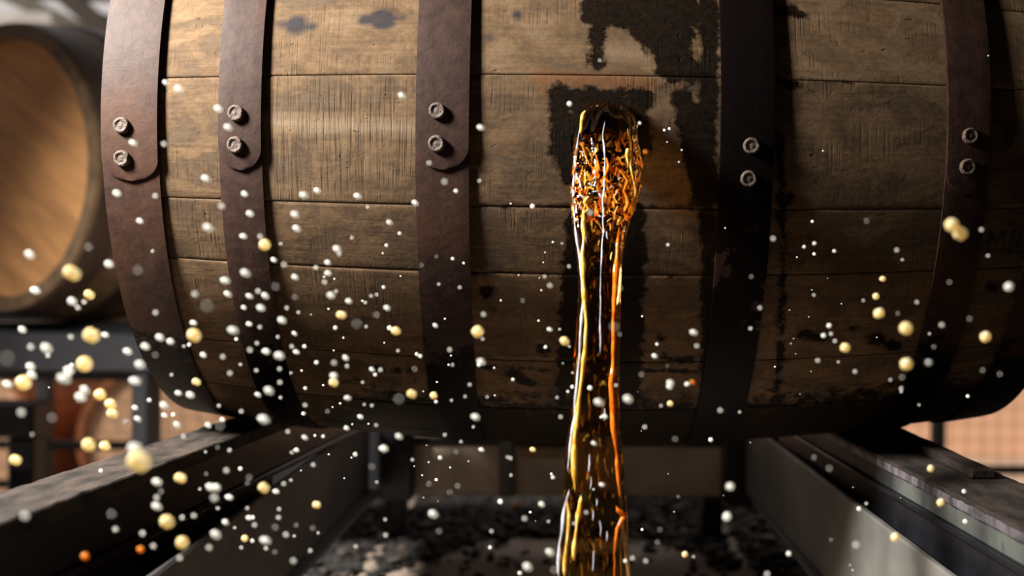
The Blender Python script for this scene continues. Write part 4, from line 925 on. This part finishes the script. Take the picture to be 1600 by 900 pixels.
(-0.1446,-0.5540,-0.1597,0.00155,'w','lowest white droplet in mid-air before the middle wood between second and third hoops'),
(-0.1700,-0.5574,-0.1917,0.00155,'w','lowest white droplet in mid-air before the lower wood between second and third hoops'),
(-0.0799,-0.5984,-0.1619,0.00097,'g','lone grey droplet in mid-air before the lower staves left of the stream'),
(-0.1357,-0.6505,-0.1612,0.00060,'f','lowest faint droplet in mid-air before the middle wood between second and third hoops'),
(-0.0016,-0.6657,-0.1446,0.00058,'f','topmost faint droplet in mid-air before the upper amber stream'),
(0.0925,-0.6098,-0.1147,0.00096,'g','topmost grey droplet in mid-air before the middle staves beyond the fourth hoop'),
(0.1865,-0.4957,-0.1497,0.00218,'y','second pale gold droplet from the top, before the middle staves beyond the fourth hoop'),
(0.1582,-0.6505,-0.1933,0.00060,'f','lone faint droplet in mid-air before the lower staves beyond the fourth hoop'),
(-0.2800,-0.5444,-0.2163,0.00157,'w','fourth white droplet from the top, before the sunlit yard beyond the left rail'),
(-0.2581,-0.5527,-0.2359,0.00156,'w',"lowest white droplet in mid-air before the left rail's worn top"),
(-0.2545,-0.6479,-0.2605,0.00060,'f','topmost faint droplet in mid-air before the black side of the left rail'),
(-0.2550,-0.6106,-0.2828,0.00096,'g','fourth grey droplet from the top, before the left tray plate'),
(-0.2462,-0.5090,-0.3183,0.00214,'y','lowest pale gold droplet in mid-air before the left tray plate'),
(-0.2014,-0.6641,-0.2495,0.00059,'f','topmost faint droplet in mid-air before the left tray plate'),
(-0.1709,-0.5449,-0.2185,0.00157,'w','lowest white droplet in mid-air before the lowest wood between second and third hoops'),
(-0.2165,-0.5956,-0.2903,0.00098,'g','fifth grey droplet from the top, before the left tray plate'),
(-0.0994,-0.6562,-0.2800,0.00059,'f','topmost faint droplet in mid-air before the littered ground left of the stream'),
(-0.1351,-0.6656,-0.2430,0.00058,'f','topmost faint droplet in mid-air before the crossbeam under the barrel'),
(0.0378,-0.5460,-0.2095,0.00157,'w','fifth white droplet from the top, before the lower staves right of the stream'),
(0.0623,-0.6077,-0.2175,0.00096,'g','lowest grey droplet in mid-air before the dark fourth hoop'),
(0.0117,-0.5955,-0.3092,0.00098,'g','lone grey droplet in mid-air before the lower amber stream'),
(0.1178,-0.5424,-0.3187,0.00158,'w','lone white droplet in mid-air before the right tray plate'),
(-0.3204,-0.5933,-0.1570,0.00093,'g','topmost grey droplet in mid-air before the blurred barrel behind'),
(-0.3231,-0.5953,-0.1604,0.00093,'g','lowest grey droplet in mid-air before the blurred barrel behind'),
(-0.1447,-0.5466,-0.1046,0.00149,'w','seventh white droplet from the top, before the upper wood between second and third hoops'),
(-0.1853,-0.5414,-0.1308,0.00150,'w','second white droplet from the top, before the middle wood between second and third hoops'),
(-0.1771,-0.5898,-0.1435,0.00094,'g','lowest grey droplet in mid-air before the middle wood between second and third hoops'),
(-0.1015,-0.5836,-0.1843,0.00094,'g','lone grey droplet in mid-air before the lower third hoop'),
(-0.0402,-0.5929,-0.1441,0.00093,'g','lone grey droplet in mid-air before the middle staves left of the stream'),
(0.0493,-0.5960,-0.1799,0.00093,'g','topmost grey droplet in mid-air before the lower staves right of the stream'),
(0.0290,-0.5332,-0.1903,0.00152,'w','second white droplet from the top, before the lower staves right of the stream'),
(0.1738,-0.5857,-0.1200,0.00094,'g','lowest grey droplet in mid-air before the middle staves beyond the fourth hoop'),
(0.2207,-0.6008,-0.1076,0.00092,'g','topmost grey droplet in mid-air before the fifth hoop'),
(0.1251,-0.5878,-0.1886,0.00094,'g','topmost grey droplet in mid-air before the lower staves beyond the fourth hoop'),
(0.2086,-0.6376,-0.1900,0.00058,'f','second faint droplet from the top, before the staves beyond the fifth hoop'),
(0.2145,-0.6479,-0.1913,0.00057,'f','lowest faint droplet in mid-air before the staves beyond the fifth hoop'),
(-0.2188,-0.5360,-0.2812,0.00151,'w','topmost white droplet in mid-air before the left tray plate'),
(-0.2048,-0.5853,-0.2879,0.00094,'g','third grey droplet from the top, before the left tray plate'),
(0.0200,-0.5935,-0.3115,0.00093,'g','lone grey droplet in mid-air before the littered ground right of the stream'),
(-0.2924,-0.5368,-0.0147,0.00143,'w','topmost white droplet in mid-air before the upper wood between first and second hoops'),
(-0.1145,-0.5891,-0.0702,0.00089,'g','topmost grey droplet in mid-air before the upper third hoop'),
(0.0204,-0.5489,-0.0573,0.00117,'o','lone orange droplet in mid-air before the upper staves right of the stream'),
(-0.2388,-0.5300,-0.1718,0.00145,'w','second white droplet from the top, before the lower second hoop'),
(-0.3500,-0.5746,-0.1908,0.00091,'g','lowest grey droplet in mid-air before the grey rack beam behind'),
(-0.2216,-0.5356,-0.1295,0.00143,'w','topmost white droplet in mid-air before the middle wood between second and third hoops'),
(-0.1861,-0.5729,-0.1346,0.00091,'g','second grey droplet from the top, before the middle wood between second and third hoops'),
(-0.1835,-0.6390,-0.1519,0.00055,'f','topmost faint droplet in mid-air before the middle wood between second and third hoops'),
(-0.2090,-0.5242,-0.1904,0.00146,'w','second white droplet from the top, before the lower wood between second and third hoops'),
(-0.2063,-0.5801,-0.1973,0.00090,'g','second grey droplet from the top, before the lower second hoop'),
(-0.1174,-0.6266,-0.1929,0.00056,'f','topmost faint droplet in mid-air before the lowest wood between second and third hoops'),
(0.0500,-0.5400,-0.2081,0.00143,'w','fourth white droplet from the top, before the lower staves right of the stream'),
(0.0903,-0.5806,-0.1567,0.00090,'g','topmost grey droplet in mid-air before the dark fourth hoop'),
(0.0135,-0.6269,-0.1949,0.00056,'f','topmost faint droplet in mid-air before the lower staves right of the stream'),
(0.1966,-0.4763,-0.1374,0.00201,'y','topmost pale gold droplet in mid-air before the middle staves beyond the fourth hoop'),
(0.1900,-0.6342,-0.1397,0.00055,'f','lone faint droplet in mid-air before the fifth hoop'),
(0.1453,-0.5315,-0.1691,0.00144,'w','topmost white droplet in mid-air before the lower staves beyond the fourth hoop'),
(0.1408,-0.5352,-0.1756,0.00143,'w','lowest white droplet in mid-air before the lower staves beyond the fourth hoop'),
(0.1503,-0.5797,-0.1958,0.00090,'g','lowest grey droplet in mid-air before the lower staves beyond the fourth hoop'),
(0.1422,-0.6316,-0.1048,0.00056,'f','lone faint droplet in mid-air before the middle staves beyond the fourth hoop'),
(0.1991,-0.6420,-0.1603,0.00055,'f','topmost faint droplet in mid-air before the staves beyond the fifth hoop'),
(-0.3135,-0.5289,-0.2278,0.00145,'w','sixth white droplet from the top, before the sunlit yard beyond the left rail'),
(-0.2954,-0.5249,-0.2332,0.00145,'w','seventh white droplet from the top, before the sunlit yard beyond the left rail'),
(-0.2577,-0.5232,-0.2360,0.00146,'w',"topmost white droplet in mid-air before the left rail's worn top"),
(-0.2360,-0.5368,-0.2984,0.00143,'w','third white droplet from the top, before the left tray plate'),
(-0.2613,-0.5904,-0.2379,0.00089,'g',"lone grey droplet in mid-air before the left rail's worn top"),
(-0.2043,-0.5871,-0.2049,0.00089,'g','lowest grey droplet in mid-air before the lower second hoop'),
(-0.2298,-0.5408,-0.2173,0.00142,'w','lowest white droplet in mid-air before the lower second hoop'),
(-0.2001,-0.5364,-0.2456,0.00143,'w','topmost white droplet in mid-air before the black side of the left rail'),
(-0.1388,-0.5895,-0.2974,0.00089,'g','lowest grey droplet in mid-air before the littered ground left of the stream'),
(-0.0915,-0.6316,-0.2593,0.00056,'f','lowest faint droplet in mid-air before the crossbeam under the barrel'),
(0.0441,-0.4882,-0.2266,0.00198,'y','lone pale gold droplet in mid-air before the lower staves right of the stream'),
(0.0199,-0.5731,-0.2323,0.00091,'g','lowest grey droplet in mid-air before the lower staves right of the stream'),
(-0.0031,-0.5225,-0.2319,0.00146,'w','lowest white droplet in mid-air before the upper amber stream'),
(0.0327,-0.6352,-0.2311,0.00055,'f','lowest faint droplet in mid-air before the lower staves right of the stream'),
(-0.0049,-0.5305,-0.2763,0.00144,'w','lone white droplet in mid-air before the lower amber stream'),
(0.0554,-0.4899,-0.3323,0.00197,'y','lone pale gold droplet in mid-air before the littered ground right of the stream'),
(0.1123,-0.6366,-0.2408,0.00055,'f','topmost faint droplet in mid-air before the shadow beside the right rail'),
(-0.2027,-0.5639,-0.1843,0.00087,'g','lone small grey droplet in mid-air before the lower wood between second and third hoops'),
(-0.1585,-0.5255,-0.2016,0.00137,'w','topmost small white droplet in mid-air before the lowest wood between second and third hoops'),
(-0.1465,-0.5661,-0.1984,0.00087,'g','second small grey droplet from the top, before the lowest wood between second and third hoops'),
(-0.0407,-0.5195,-0.1740,0.00138,'w','lone small white droplet in mid-air before the lower staves left of the stream'),
(0.1896,-0.5766,-0.1522,0.00085,'g','lone small grey droplet in mid-air before the middle staves beyond the fourth hoop'),
(0.1388,-0.5637,-0.1732,0.00087,'g','topmost small grey droplet in mid-air before the lower staves beyond the fourth hoop'),
(0.1412,-0.5646,-0.1777,0.00087,'g','second small grey droplet from the top, before the lower staves beyond the fourth hoop'),
(0.1795,-0.5795,-0.2062,0.00085,'g','lowest small grey droplet in mid-air before the lower staves beyond the fourth hoop'),
(-0.2311,-0.5745,-0.2244,0.00086,'g','lone small grey droplet in mid-air before the lower wood between first and second hoops'),
(-0.3394,-0.6180,-0.2335,0.00054,'f','lone small faint droplet in mid-air before the sunlit yard beyond the left rail'),
(-0.2405,-0.5663,-0.2497,0.00087,'g','lowest small grey droplet in mid-air before the black side of the left rail'),
(-0.1932,-0.5678,-0.2209,0.00086,'g','lowest small grey droplet in mid-air before the lowest wood between second and third hoops'),
(-0.1652,-0.5297,-0.2326,0.00137,'w','second small white droplet from the top, before the lowest wood between second and third hoops'),
(-0.1757,-0.5221,-0.2411,0.00138,'w','lowest small white droplet in mid-air before the lowest wood between second and third hoops'),
(-0.2046,-0.5644,-0.2380,0.00087,'g','topmost small grey droplet in mid-air before the black side of the left rail'),
(-0.1862,-0.5750,-0.2571,0.00086,'g','topmost small grey droplet in mid-air before the left tray plate'),
(-0.0861,-0.5137,-0.2562,0.00139,'w','lone small white droplet in mid-air before the crossbeam under the barrel'),
(-0.2039,-0.5767,-0.2687,0.00085,'g','second small grey droplet from the top, before the left tray plate'),
(-0.2183,-0.5620,-0.3123,0.00087,'g','fourth small grey droplet from the top, before the left tray plate'),
(-0.1760,-0.6222,-0.2861,0.00053,'f','topmost small faint droplet in mid-air before the left tray plate'),
(-0.1883,-0.5715,-0.3114,0.00086,'g','lowest small grey droplet in mid-air before the left tray plate'),
(-0.1094,-0.6182,-0.2608,0.00054,'f','lone small faint droplet in mid-air before the crossbeam under the barrel'),
(-0.0328,-0.5641,-0.2274,0.00087,'g','lone small grey droplet in mid-air before the lower staves left of the stream'),
(-0.0105,-0.5328,-0.2485,0.00136,'w','lone small white droplet in mid-air before the upper amber stream'),
(-0.0525,-0.4691,-0.2625,0.00191,'y','lone small pale gold droplet in mid-air before the crossbeam under the barrel'),
(-0.0643,-0.5632,-0.2540,0.00087,'g','lone small grey droplet in mid-air before the crossbeam under the barrel'),
(-0.0162,-0.5776,-0.2852,0.00085,'g','lone small grey droplet in mid-air before the lower amber stream'),
(0.0251,-0.6295,-0.2843,0.00053,'f','topmost small faint droplet in mid-air before the littered ground right of the stream'),
(0.0248,-0.6169,-0.2945,0.00054,'f','lowest small faint droplet in mid-air before the littered ground right of the stream'),
(-0.2444,-0.5230,-0.1612,0.00130,'w','lone small white droplet in mid-air before the lower second hoop'),
(-0.1733,-0.5645,-0.1258,0.00082,'g','topmost small grey droplet in mid-air before the middle wood between second and third hoops'),
(-0.2042,-0.5717,-0.1599,0.00081,'g','lowest small grey droplet in mid-air before the middle wood between second and third hoops'),
(-0.2220,-0.5672,-0.1722,0.00081,'g','topmost small grey droplet in mid-air before the lower second hoop'),
(-0.2154,-0.5024,-0.1792,0.00133,'w','lone small white droplet in mid-air before the lower wood between second and third hoops'),
(-0.2247,-0.5637,-0.1825,0.00082,'g','second small grey droplet from the top, before the lower second hoop'),
(-0.1701,-0.5523,-0.1973,0.00083,'g','topmost small grey droplet in mid-air before the lowest wood between second and third hoops'),
(-0.2264,-0.5582,-0.2001,0.00082,'g','lowest small grey droplet in mid-air before the lower second hoop'),
(-0.1192,-0.5030,-0.1728,0.00133,'w','lone small white droplet in mid-air before the lower third hoop'),
(0.0891,-0.5531,-0.1707,0.00083,'g','lone small grey droplet in mid-air before the dark fourth hoop'),
(0.2398,-0.5617,-0.1222,0.00082,'g','lone small grey droplet in mid-air before the staves beyond the fifth hoop'),
(0.1883,-0.6136,-0.1781,0.00051,'f','lone small faint droplet in mid-air before the fifth hoop'),
(-0.2131,-0.5039,-0.2588,0.00133,'w','lone small white droplet in mid-air before the black side of the left rail'),
(-0.2122,-0.5542,-0.2890,0.00083,'g','third small grey droplet from the top, before the left tray plate'),
(-0.1986,-0.6184,-0.3010,0.00050,'f','lowest small faint droplet in mid-air before the left tray plate'),
(-0.1601,-0.5709,-0.3088,0.00081,'g','lone small grey droplet in mid-air before the littered ground left of the stream')]
rnd = random.Random(5)
for (x, y, z, r, k, lab) in DROPS:
    kk = 'w' if k in 'wgf' else k
    shape = 0 if k in 'gf' else (rnd.choice((1, 1, 2)) if k == 'w' else rnd.choice((1, 2, 3)))
    o = bpy.data.objects.new('droplet', DM[(shape, kk)]); C.objects.link(o)
    st = rnd.uniform(1.15, 1.4) if (k == 'w' and x < .05) else rnd.uniform(1.0, 1.12)
    o.location = (x, y, z); o.scale = (r*st, r, r/st**.7)
    o.rotation_euler = (0, .45+rnd.uniform(-.25, .25) if x < .05 else rnd.uniform(-1.2, .2), 0)
    tag(o, lab, 'droplet', 'whiskey droplets in the air')
bm = bmesh.new()
for (x, y, z, r) in [(-0.0974,-0.6177,-0.2654,0.00050),(-0.0754,-0.5725,-0.2984,0.00081),(-0.0754,-0.4678,-0.3003,0.00180),(-0.0595,-0.5084,-0.3412,0.00132),(0.2623,-0.4654,-0.3132,0.00181),(-0.0863,-0.5552,-0.0778,0.00078),(-0.0287,-0.4797,-0.0159,0.00167),(-0.3702,-0.4934,-0.2029,0.00126),(-0.1064,-0.4999,-0.0801,0.00125),(-0.2176,-0.5393,-0.1797,0.00079),(-0.2022,-0.4940,-0.1995,0.00126),(-0.0899,-0.4928,-0.2002,0.00126),(-0.0284,-0.5415,-0.1317,0.00079),(0.0027,-0.5903,-0.1735,0.00049),(0.0818,-0.5968,-0.1374,0.00049),(0.1744,-0.5870,-0.1591,0.00049),(0.1790,-0.5581,-0.2027,0.00077),(-0.3106,-0.5109,-0.2247,0.00123),(-0.3010,-0.4917,-0.2367,0.00127),(-0.2530,-0.5476,-0.2240,0.00078),(-0.2555,-0.5397,-0.2917,0.00079),(-0.2322,-0.5547,-0.2885,0.00078),(-0.2399,-0.5403,-0.3171,0.00079),(-0.2526,-0.4985,-0.2727,0.00125),(-0.2391,-0.5961,-0.2434,0.00049),(-0.2180,-0.6068,-0.2631,0.00048),(-0.1712,-0.5140,-0.2599,0.00123),(-0.0920,-0.5454,-0.2092,0.00079),(-0.1083,-0.5405,-0.2426,0.00079),(-0.1155,-0.5000,-0.2640,0.00125),(-0.0958,-0.5950,-0.2453,0.00049),(-0.2451,-0.4935,-0.3073,0.00126),(-0.2419,-0.5063,-0.3207,0.00124),(-0.1925,-0.5922,-0.2910,0.00049),(-0.0122,-0.4797,-0.2169,0.00167),(-0.0235,-0.5549,-0.2970,0.00078),(0.0123,-0.5119,-0.3316,0.00123),(0.1823,-0.4735,-0.3028,0.00168),(-0.3029,-0.5287,-0.1245,0.00075),(-0.2883,-0.4984,-0.1877,0.00117),(-0.2900,-0.5281,-0.2059,0.00075),(-0.1697,-0.5412,-0.1146,0.00074),(-0.1584,-0.5323,-0.1525,0.00075),(-0.1630,-0.5275,-0.1570,0.00075),(-0.1799,-0.5403,-0.1496,0.00074),(-0.2067,-0.5297,-0.1638,0.00075),(-0.1882,-0.5000,-0.1750,0.00117),(-0.1561,-0.4663,-0.1763,0.00158),(-0.2116,-0.4893,-0.1887,0.00118),(-0.1319,-0.4829,-0.1952,0.00119),(-0.1411,-0.5282,-0.1887,0.00075),(-0.1000,-0.5355,-0.1462,0.00074),(-0.0839,-0.5449,-0.1795,0.00073),(-0.0550,-0.4479,-0.0866,0.00162),(-0.0442,-0.5392,-0.1386,0.00074),(-0.0571,-0.5780,-0.1537,0.00047),(0.1424,-0.4977,-0.1133,0.00117),(0.1332,-0.5389,-0.1489,0.00074),(-0.2185,-0.5274,-0.2206,0.00075),(-0.1769,-0.5791,-0.2233,0.00047),(-0.1563,-0.5385,-0.2241,0.00074),(-0.1522,-0.5460,-0.2359,0.00073),(-0.2072,-0.5424,-0.2545,0.00074),(-0.1305,-0.5310,-0.2606,0.00075),(-0.1461,-0.5442,-0.2975,0.00074),(-0.0814,-0.4848,-0.3293,0.00119),(0.0032,-0.5410,-0.2092,0.00074),(0.0322,-0.5490,-0.2215,0.00073),(0.0781,-0.4499,-0.2572,0.00161),(-0.0377,-0.4952,-0.2779,0.00118),(0.1952,-0.5279,-0.2131,0.00075),(0.2663,-0.4510,-0.2939,0.00161),(0.1719,-0.5307,-0.2878,0.00075),(-0.2623,-0.4770,-0.1848,0.00112),(-0.2482,-0.5160,-0.1997,0.00071),(-0.1619,-0.5285,-0.0937,0.00070),(-0.1558,-0.5258,-0.1517,0.00070),(-0.1639,-0.5180,-0.1733,0.00071),(-0.1640,-0.4791,-0.2089,0.00111),(-0.1042,-0.5369,-0.1971,0.00069),(-0.1199,-0.5784,-0.1325,0.00043),(-0.0439,-0.4803,-0.1882,0.00111),(0.0408,-0.4937,-0.1153,0.00091),(0.0375,-0.5326,-0.1967,0.00069),(0.1402,-0.4748,-0.1151,0.00112),(0.1580,-0.4910,-0.1183,0.00110),(0.1931,-0.5339,-0.1249,0.00069),(0.1663,-0.5378,-0.1521,0.00069),(0.2152,-0.5240,-0.1743,0.00070),(-0.2522,-0.5752,-0.2630,0.00044),(-0.2715,-0.5259,-0.2818,0.00070),(-0.2136,-0.4815,-0.2365,0.00111),(-0.2002,-0.4785,-0.2529,0.00112),(-0.0965,-0.5270,-0.2188,0.00070),(-0.0813,-0.5337,-0.2183,0.00069),(-0.0987,-0.5292,-0.2486,0.00070),(-0.0675,-0.5371,-0.2574,0.00069),(-0.2135,-0.5174,-0.2771,0.00071),(-0.1940,-0.5216,-0.3115,0.00070),(-0.0353,-0.5297,-0.2187,0.00070),(0.0877,-0.5221,-0.2283,0.00070),(-0.0652,-0.5316,-0.2703,0.00069),(-0.0402,-0.5237,-0.3024,0.00070),(0.1414,-0.5596,-0.3055,0.00045),(-0.0092,-0.5294,0.0053,0.00067),(-0.2810,-0.5314,-0.1868,0.00067),(-0.1474,-0.4816,-0.1090,0.00103),(-0.1597,-0.4613,-0.1170,0.00105),(-0.2199,-0.5246,-0.1185,0.00065),(-0.1582,-0.4819,-0.1470,0.00103),(-0.2151,-0.5133,-0.2053,0.00066),(-0.1350,-0.4783,-0.1941,0.00103),(-0.1119,-0.4611,-0.1260,0.00105),(-0.1122,-0.5654,-0.1267,0.00041),(-0.1152,-0.5218,-0.1443,0.00065),(0.0353,-0.4773,-0.1856,0.00103),(-0.0666,-0.4821,-0.2112,0.00102),(0.1553,-0.5172,-0.1943,0.00065),(-0.3760,-0.4283,-0.2867,0.00142),(-0.2545,-0.5042,-0.3122,0.00066),(-0.2750,-0.5033,-0.2606,0.00067),(-0.2133,-0.4778,-0.2190,0.00103),(-0.1676,-0.5086,-0.2117,0.00066),(-0.1657,-0.5128,-0.2263,0.00066),(-0.1210,-0.4792,-0.2276,0.00103),(-0.1068,-0.5127,-0.2230,0.00066),(-0.0925,-0.5042,-0.2420,0.00066),(-0.1557,-0.5197,-0.2775,0.00065),(-0.2123,-0.5116,-0.3160,0.00066),(0.0585,-0.5150,-0.3278,0.00066),(0.0445,-0.5449,-0.2811,0.00042),(0.2760,-0.4298,-0.2256,0.00142),(0.2090,-0.5230,-0.2224,0.00065),(0.0212,-0.4797,-0.0289,0.00094),(0.0471,-0.3870,-0.0212,0.00105),(0.0508,-0.3897,-0.0204,0.00105),(-0.2101,-0.4332,-0.1402,0.00066),(-0.1834,-0.4223,-0.1579,0.00067),(-0.2089,-0.4217,-0.1643,0.00067),(-0.1184,-0.4173,-0.2061,0.00068),(-0.0827,-0.4344,-0.2068,0.00066),(-0.0038,-0.4797,-0.1059,0.00063),(-0.0340,-0.4797,-0.1755,0.00063),(0.1683,-0.3824,-0.1177,0.00137),(0.1368,-0.4488,-0.1858,0.00043),(-0.2226,-0.4014,-0.2630,0.00103),(-0.1010,-0.4363,-0.2766,0.00044),(-0.0247,-0.4797,-0.2162,0.00122),(-0.0394,-0.3916,-0.2933,0.00105),(-0.0557,-0.3893,-0.3239,0.00105),(0.0590,-0.4057,-0.0390,0.00062),(0.0553,-0.4218,-0.0499,0.00061),(-0.0728,-0.4053,-0.0820,0.00062),(-0.1690,-0.4181,-0.1217,0.00062),(-0.2039,-0.4254,-0.1416,0.00061),(-0.2206,-0.4281,-0.1685,0.00041),(-0.1208,-0.4235,-0.1709,0.00061),(-0.1102,-0.3877,-0.1281,0.00096),(-0.0329,-0.4797,-0.1147,0.00057),(-0.0482,-0.4262,-0.1485,0.00061),(0.1671,-0.3797,-0.0917,0.00125),(-0.1933,-0.4046,-0.2536,0.00062),(-0.0837,-0.4051,-0.2304,0.00062),(-0.1178,-0.4028,-0.2869,0.00063),(-0.1309,-0.3797,-0.3005,0.00125),(-0.1356,-0.4243,-0.3062,0.00041),(0.0261,-0.4190,-0.2253,0.00061),(0.1083,-0.4449,-0.2598,0.00040),(0.1999,-0.3835,-0.3661,0.00124),(0.2008,-0.3883,-0.3687,0.00124),(-0.1558,-0.4148,-0.1389,0.00056),(-0.2100,-0.3948,-0.1974,0.00057),(-0.2383,-0.3797,-0.2146,0.00087),(-0.1674,-0.4168,-0.1899,0.00055),(-0.0402,-0.3797,-0.1105,0.00087),(-0.0505,-0.3986,-0.1725,0.00085),(0.0934,-0.4072,-0.0990,0.00056),(0.1367,-0.3888,-0.2076,0.00072),(-0.2076,-0.3797,-0.2404,0.00087),(-0.2104,-0.3954,-0.2416,0.00057),(0.0334,-0.3797,-0.3393,0.00112),(-0.2055,-0.3797,-0.1882,0.00077),(-0.0811,-0.3797,-0.1573,0.00077),(-0.0462,-0.3925,-0.1191,0.00051),(-0.0472,-0.4017,-0.1271,0.00050),(-0.0315,-0.4797,-0.1996,0.00046),(-0.0661,-0.4088,-0.1372,0.00050),(0.1894,-0.3878,-0.1572,0.00051),(-0.4266,-0.4018,-0.2275,0.00050),(-0.2211,-0.3797,-0.2260,0.00077),(-0.1409,-0.3878,-0.2294,0.00051),(-0.1311,-0.3797,-0.2227,0.00077),(-0.2349,-0.3938,-0.2915,0.00051),(-0.1265,-0.4077,-0.3122,0.00033),(-0.0278,-0.4797,-0.2196,0.00089),(-0.0041,-0.4797,-0.2376,0.00089),(0.0562,-0.4061,-0.3195,0.00050),(0.1917,-0.4208,-0.2969,0.00033),(0.1750,-0.3797,-0.0351,0.00067),(-0.1202,-0.3797,-0.2016,0.00067),(-0.0505,-0.3812,-0.1391,0.00045),(-0.0270,-0.4797,-0.1877,0.00060),(-0.0246,-0.4797,-0.2062,0.00060),(0.0317,-0.3797,-0.1689,0.00087),(0.1552,-0.3797,-0.1204,0.00067),(0.1648,-0.3814,-0.1681,0.00045),(-0.1842,-0.3848,-0.2558,0.00067),(-0.2162,-0.3797,-0.2809,0.00067),(-0.1982,-0.3797,-0.2834,0.00067),(-0.1476,-0.3863,-0.2888,0.00045),(-0.1366,-0.3837,-0.2860,0.00067),(-0.1421,-0.3797,-0.2971,0.00067),(-0.0088,-0.4797,-0.2889,0.00060),(0.0501,-0.3797,-0.0297,0.00058),(0.3074,-0.3797,0.0429,0.00058),(0.1648,-0.3916,-0.1464,0.00038),(-0.2038,-0.3797,-0.2998,0.00058),(0.1576,-0.3856,-0.2293,0.00038),(0.2393,-0.3848,-0.3117,0.00038),(0.1799,-0.3797,-0.1370,0.00032),(0.1497,-0.3797,-0.1627,0.00048),(0.2202,-0.3797,-0.1840,0.00048),(0.0319,-0.3797,-0.2605,0.00032),(-0.0517,-0.3797,-0.3329,0.00032),(0.0538,-0.3797,-0.2946,0.00032),(0.1550,-0.3797,-0.1977,0.00039),(0.1532,-0.3797,-0.1856,0.00039),(0.1676,-0.3797,-0.2117,0.00039),(-0.1388,-0.3797,-0.2732,0.00039),(0.0984,-0.3797,-0.3116,0.00039)]:
    bmesh.ops.create_icosphere(bm, subdivisions=2, radius=r, matrix=Matrix.Translation((x, y, z)))
tag(from_bm('fine_spray', bm, M_DW, None, True), 'fine whiskey spray of tiny specks in the air before the barrel', 'spray', kind='stuff')
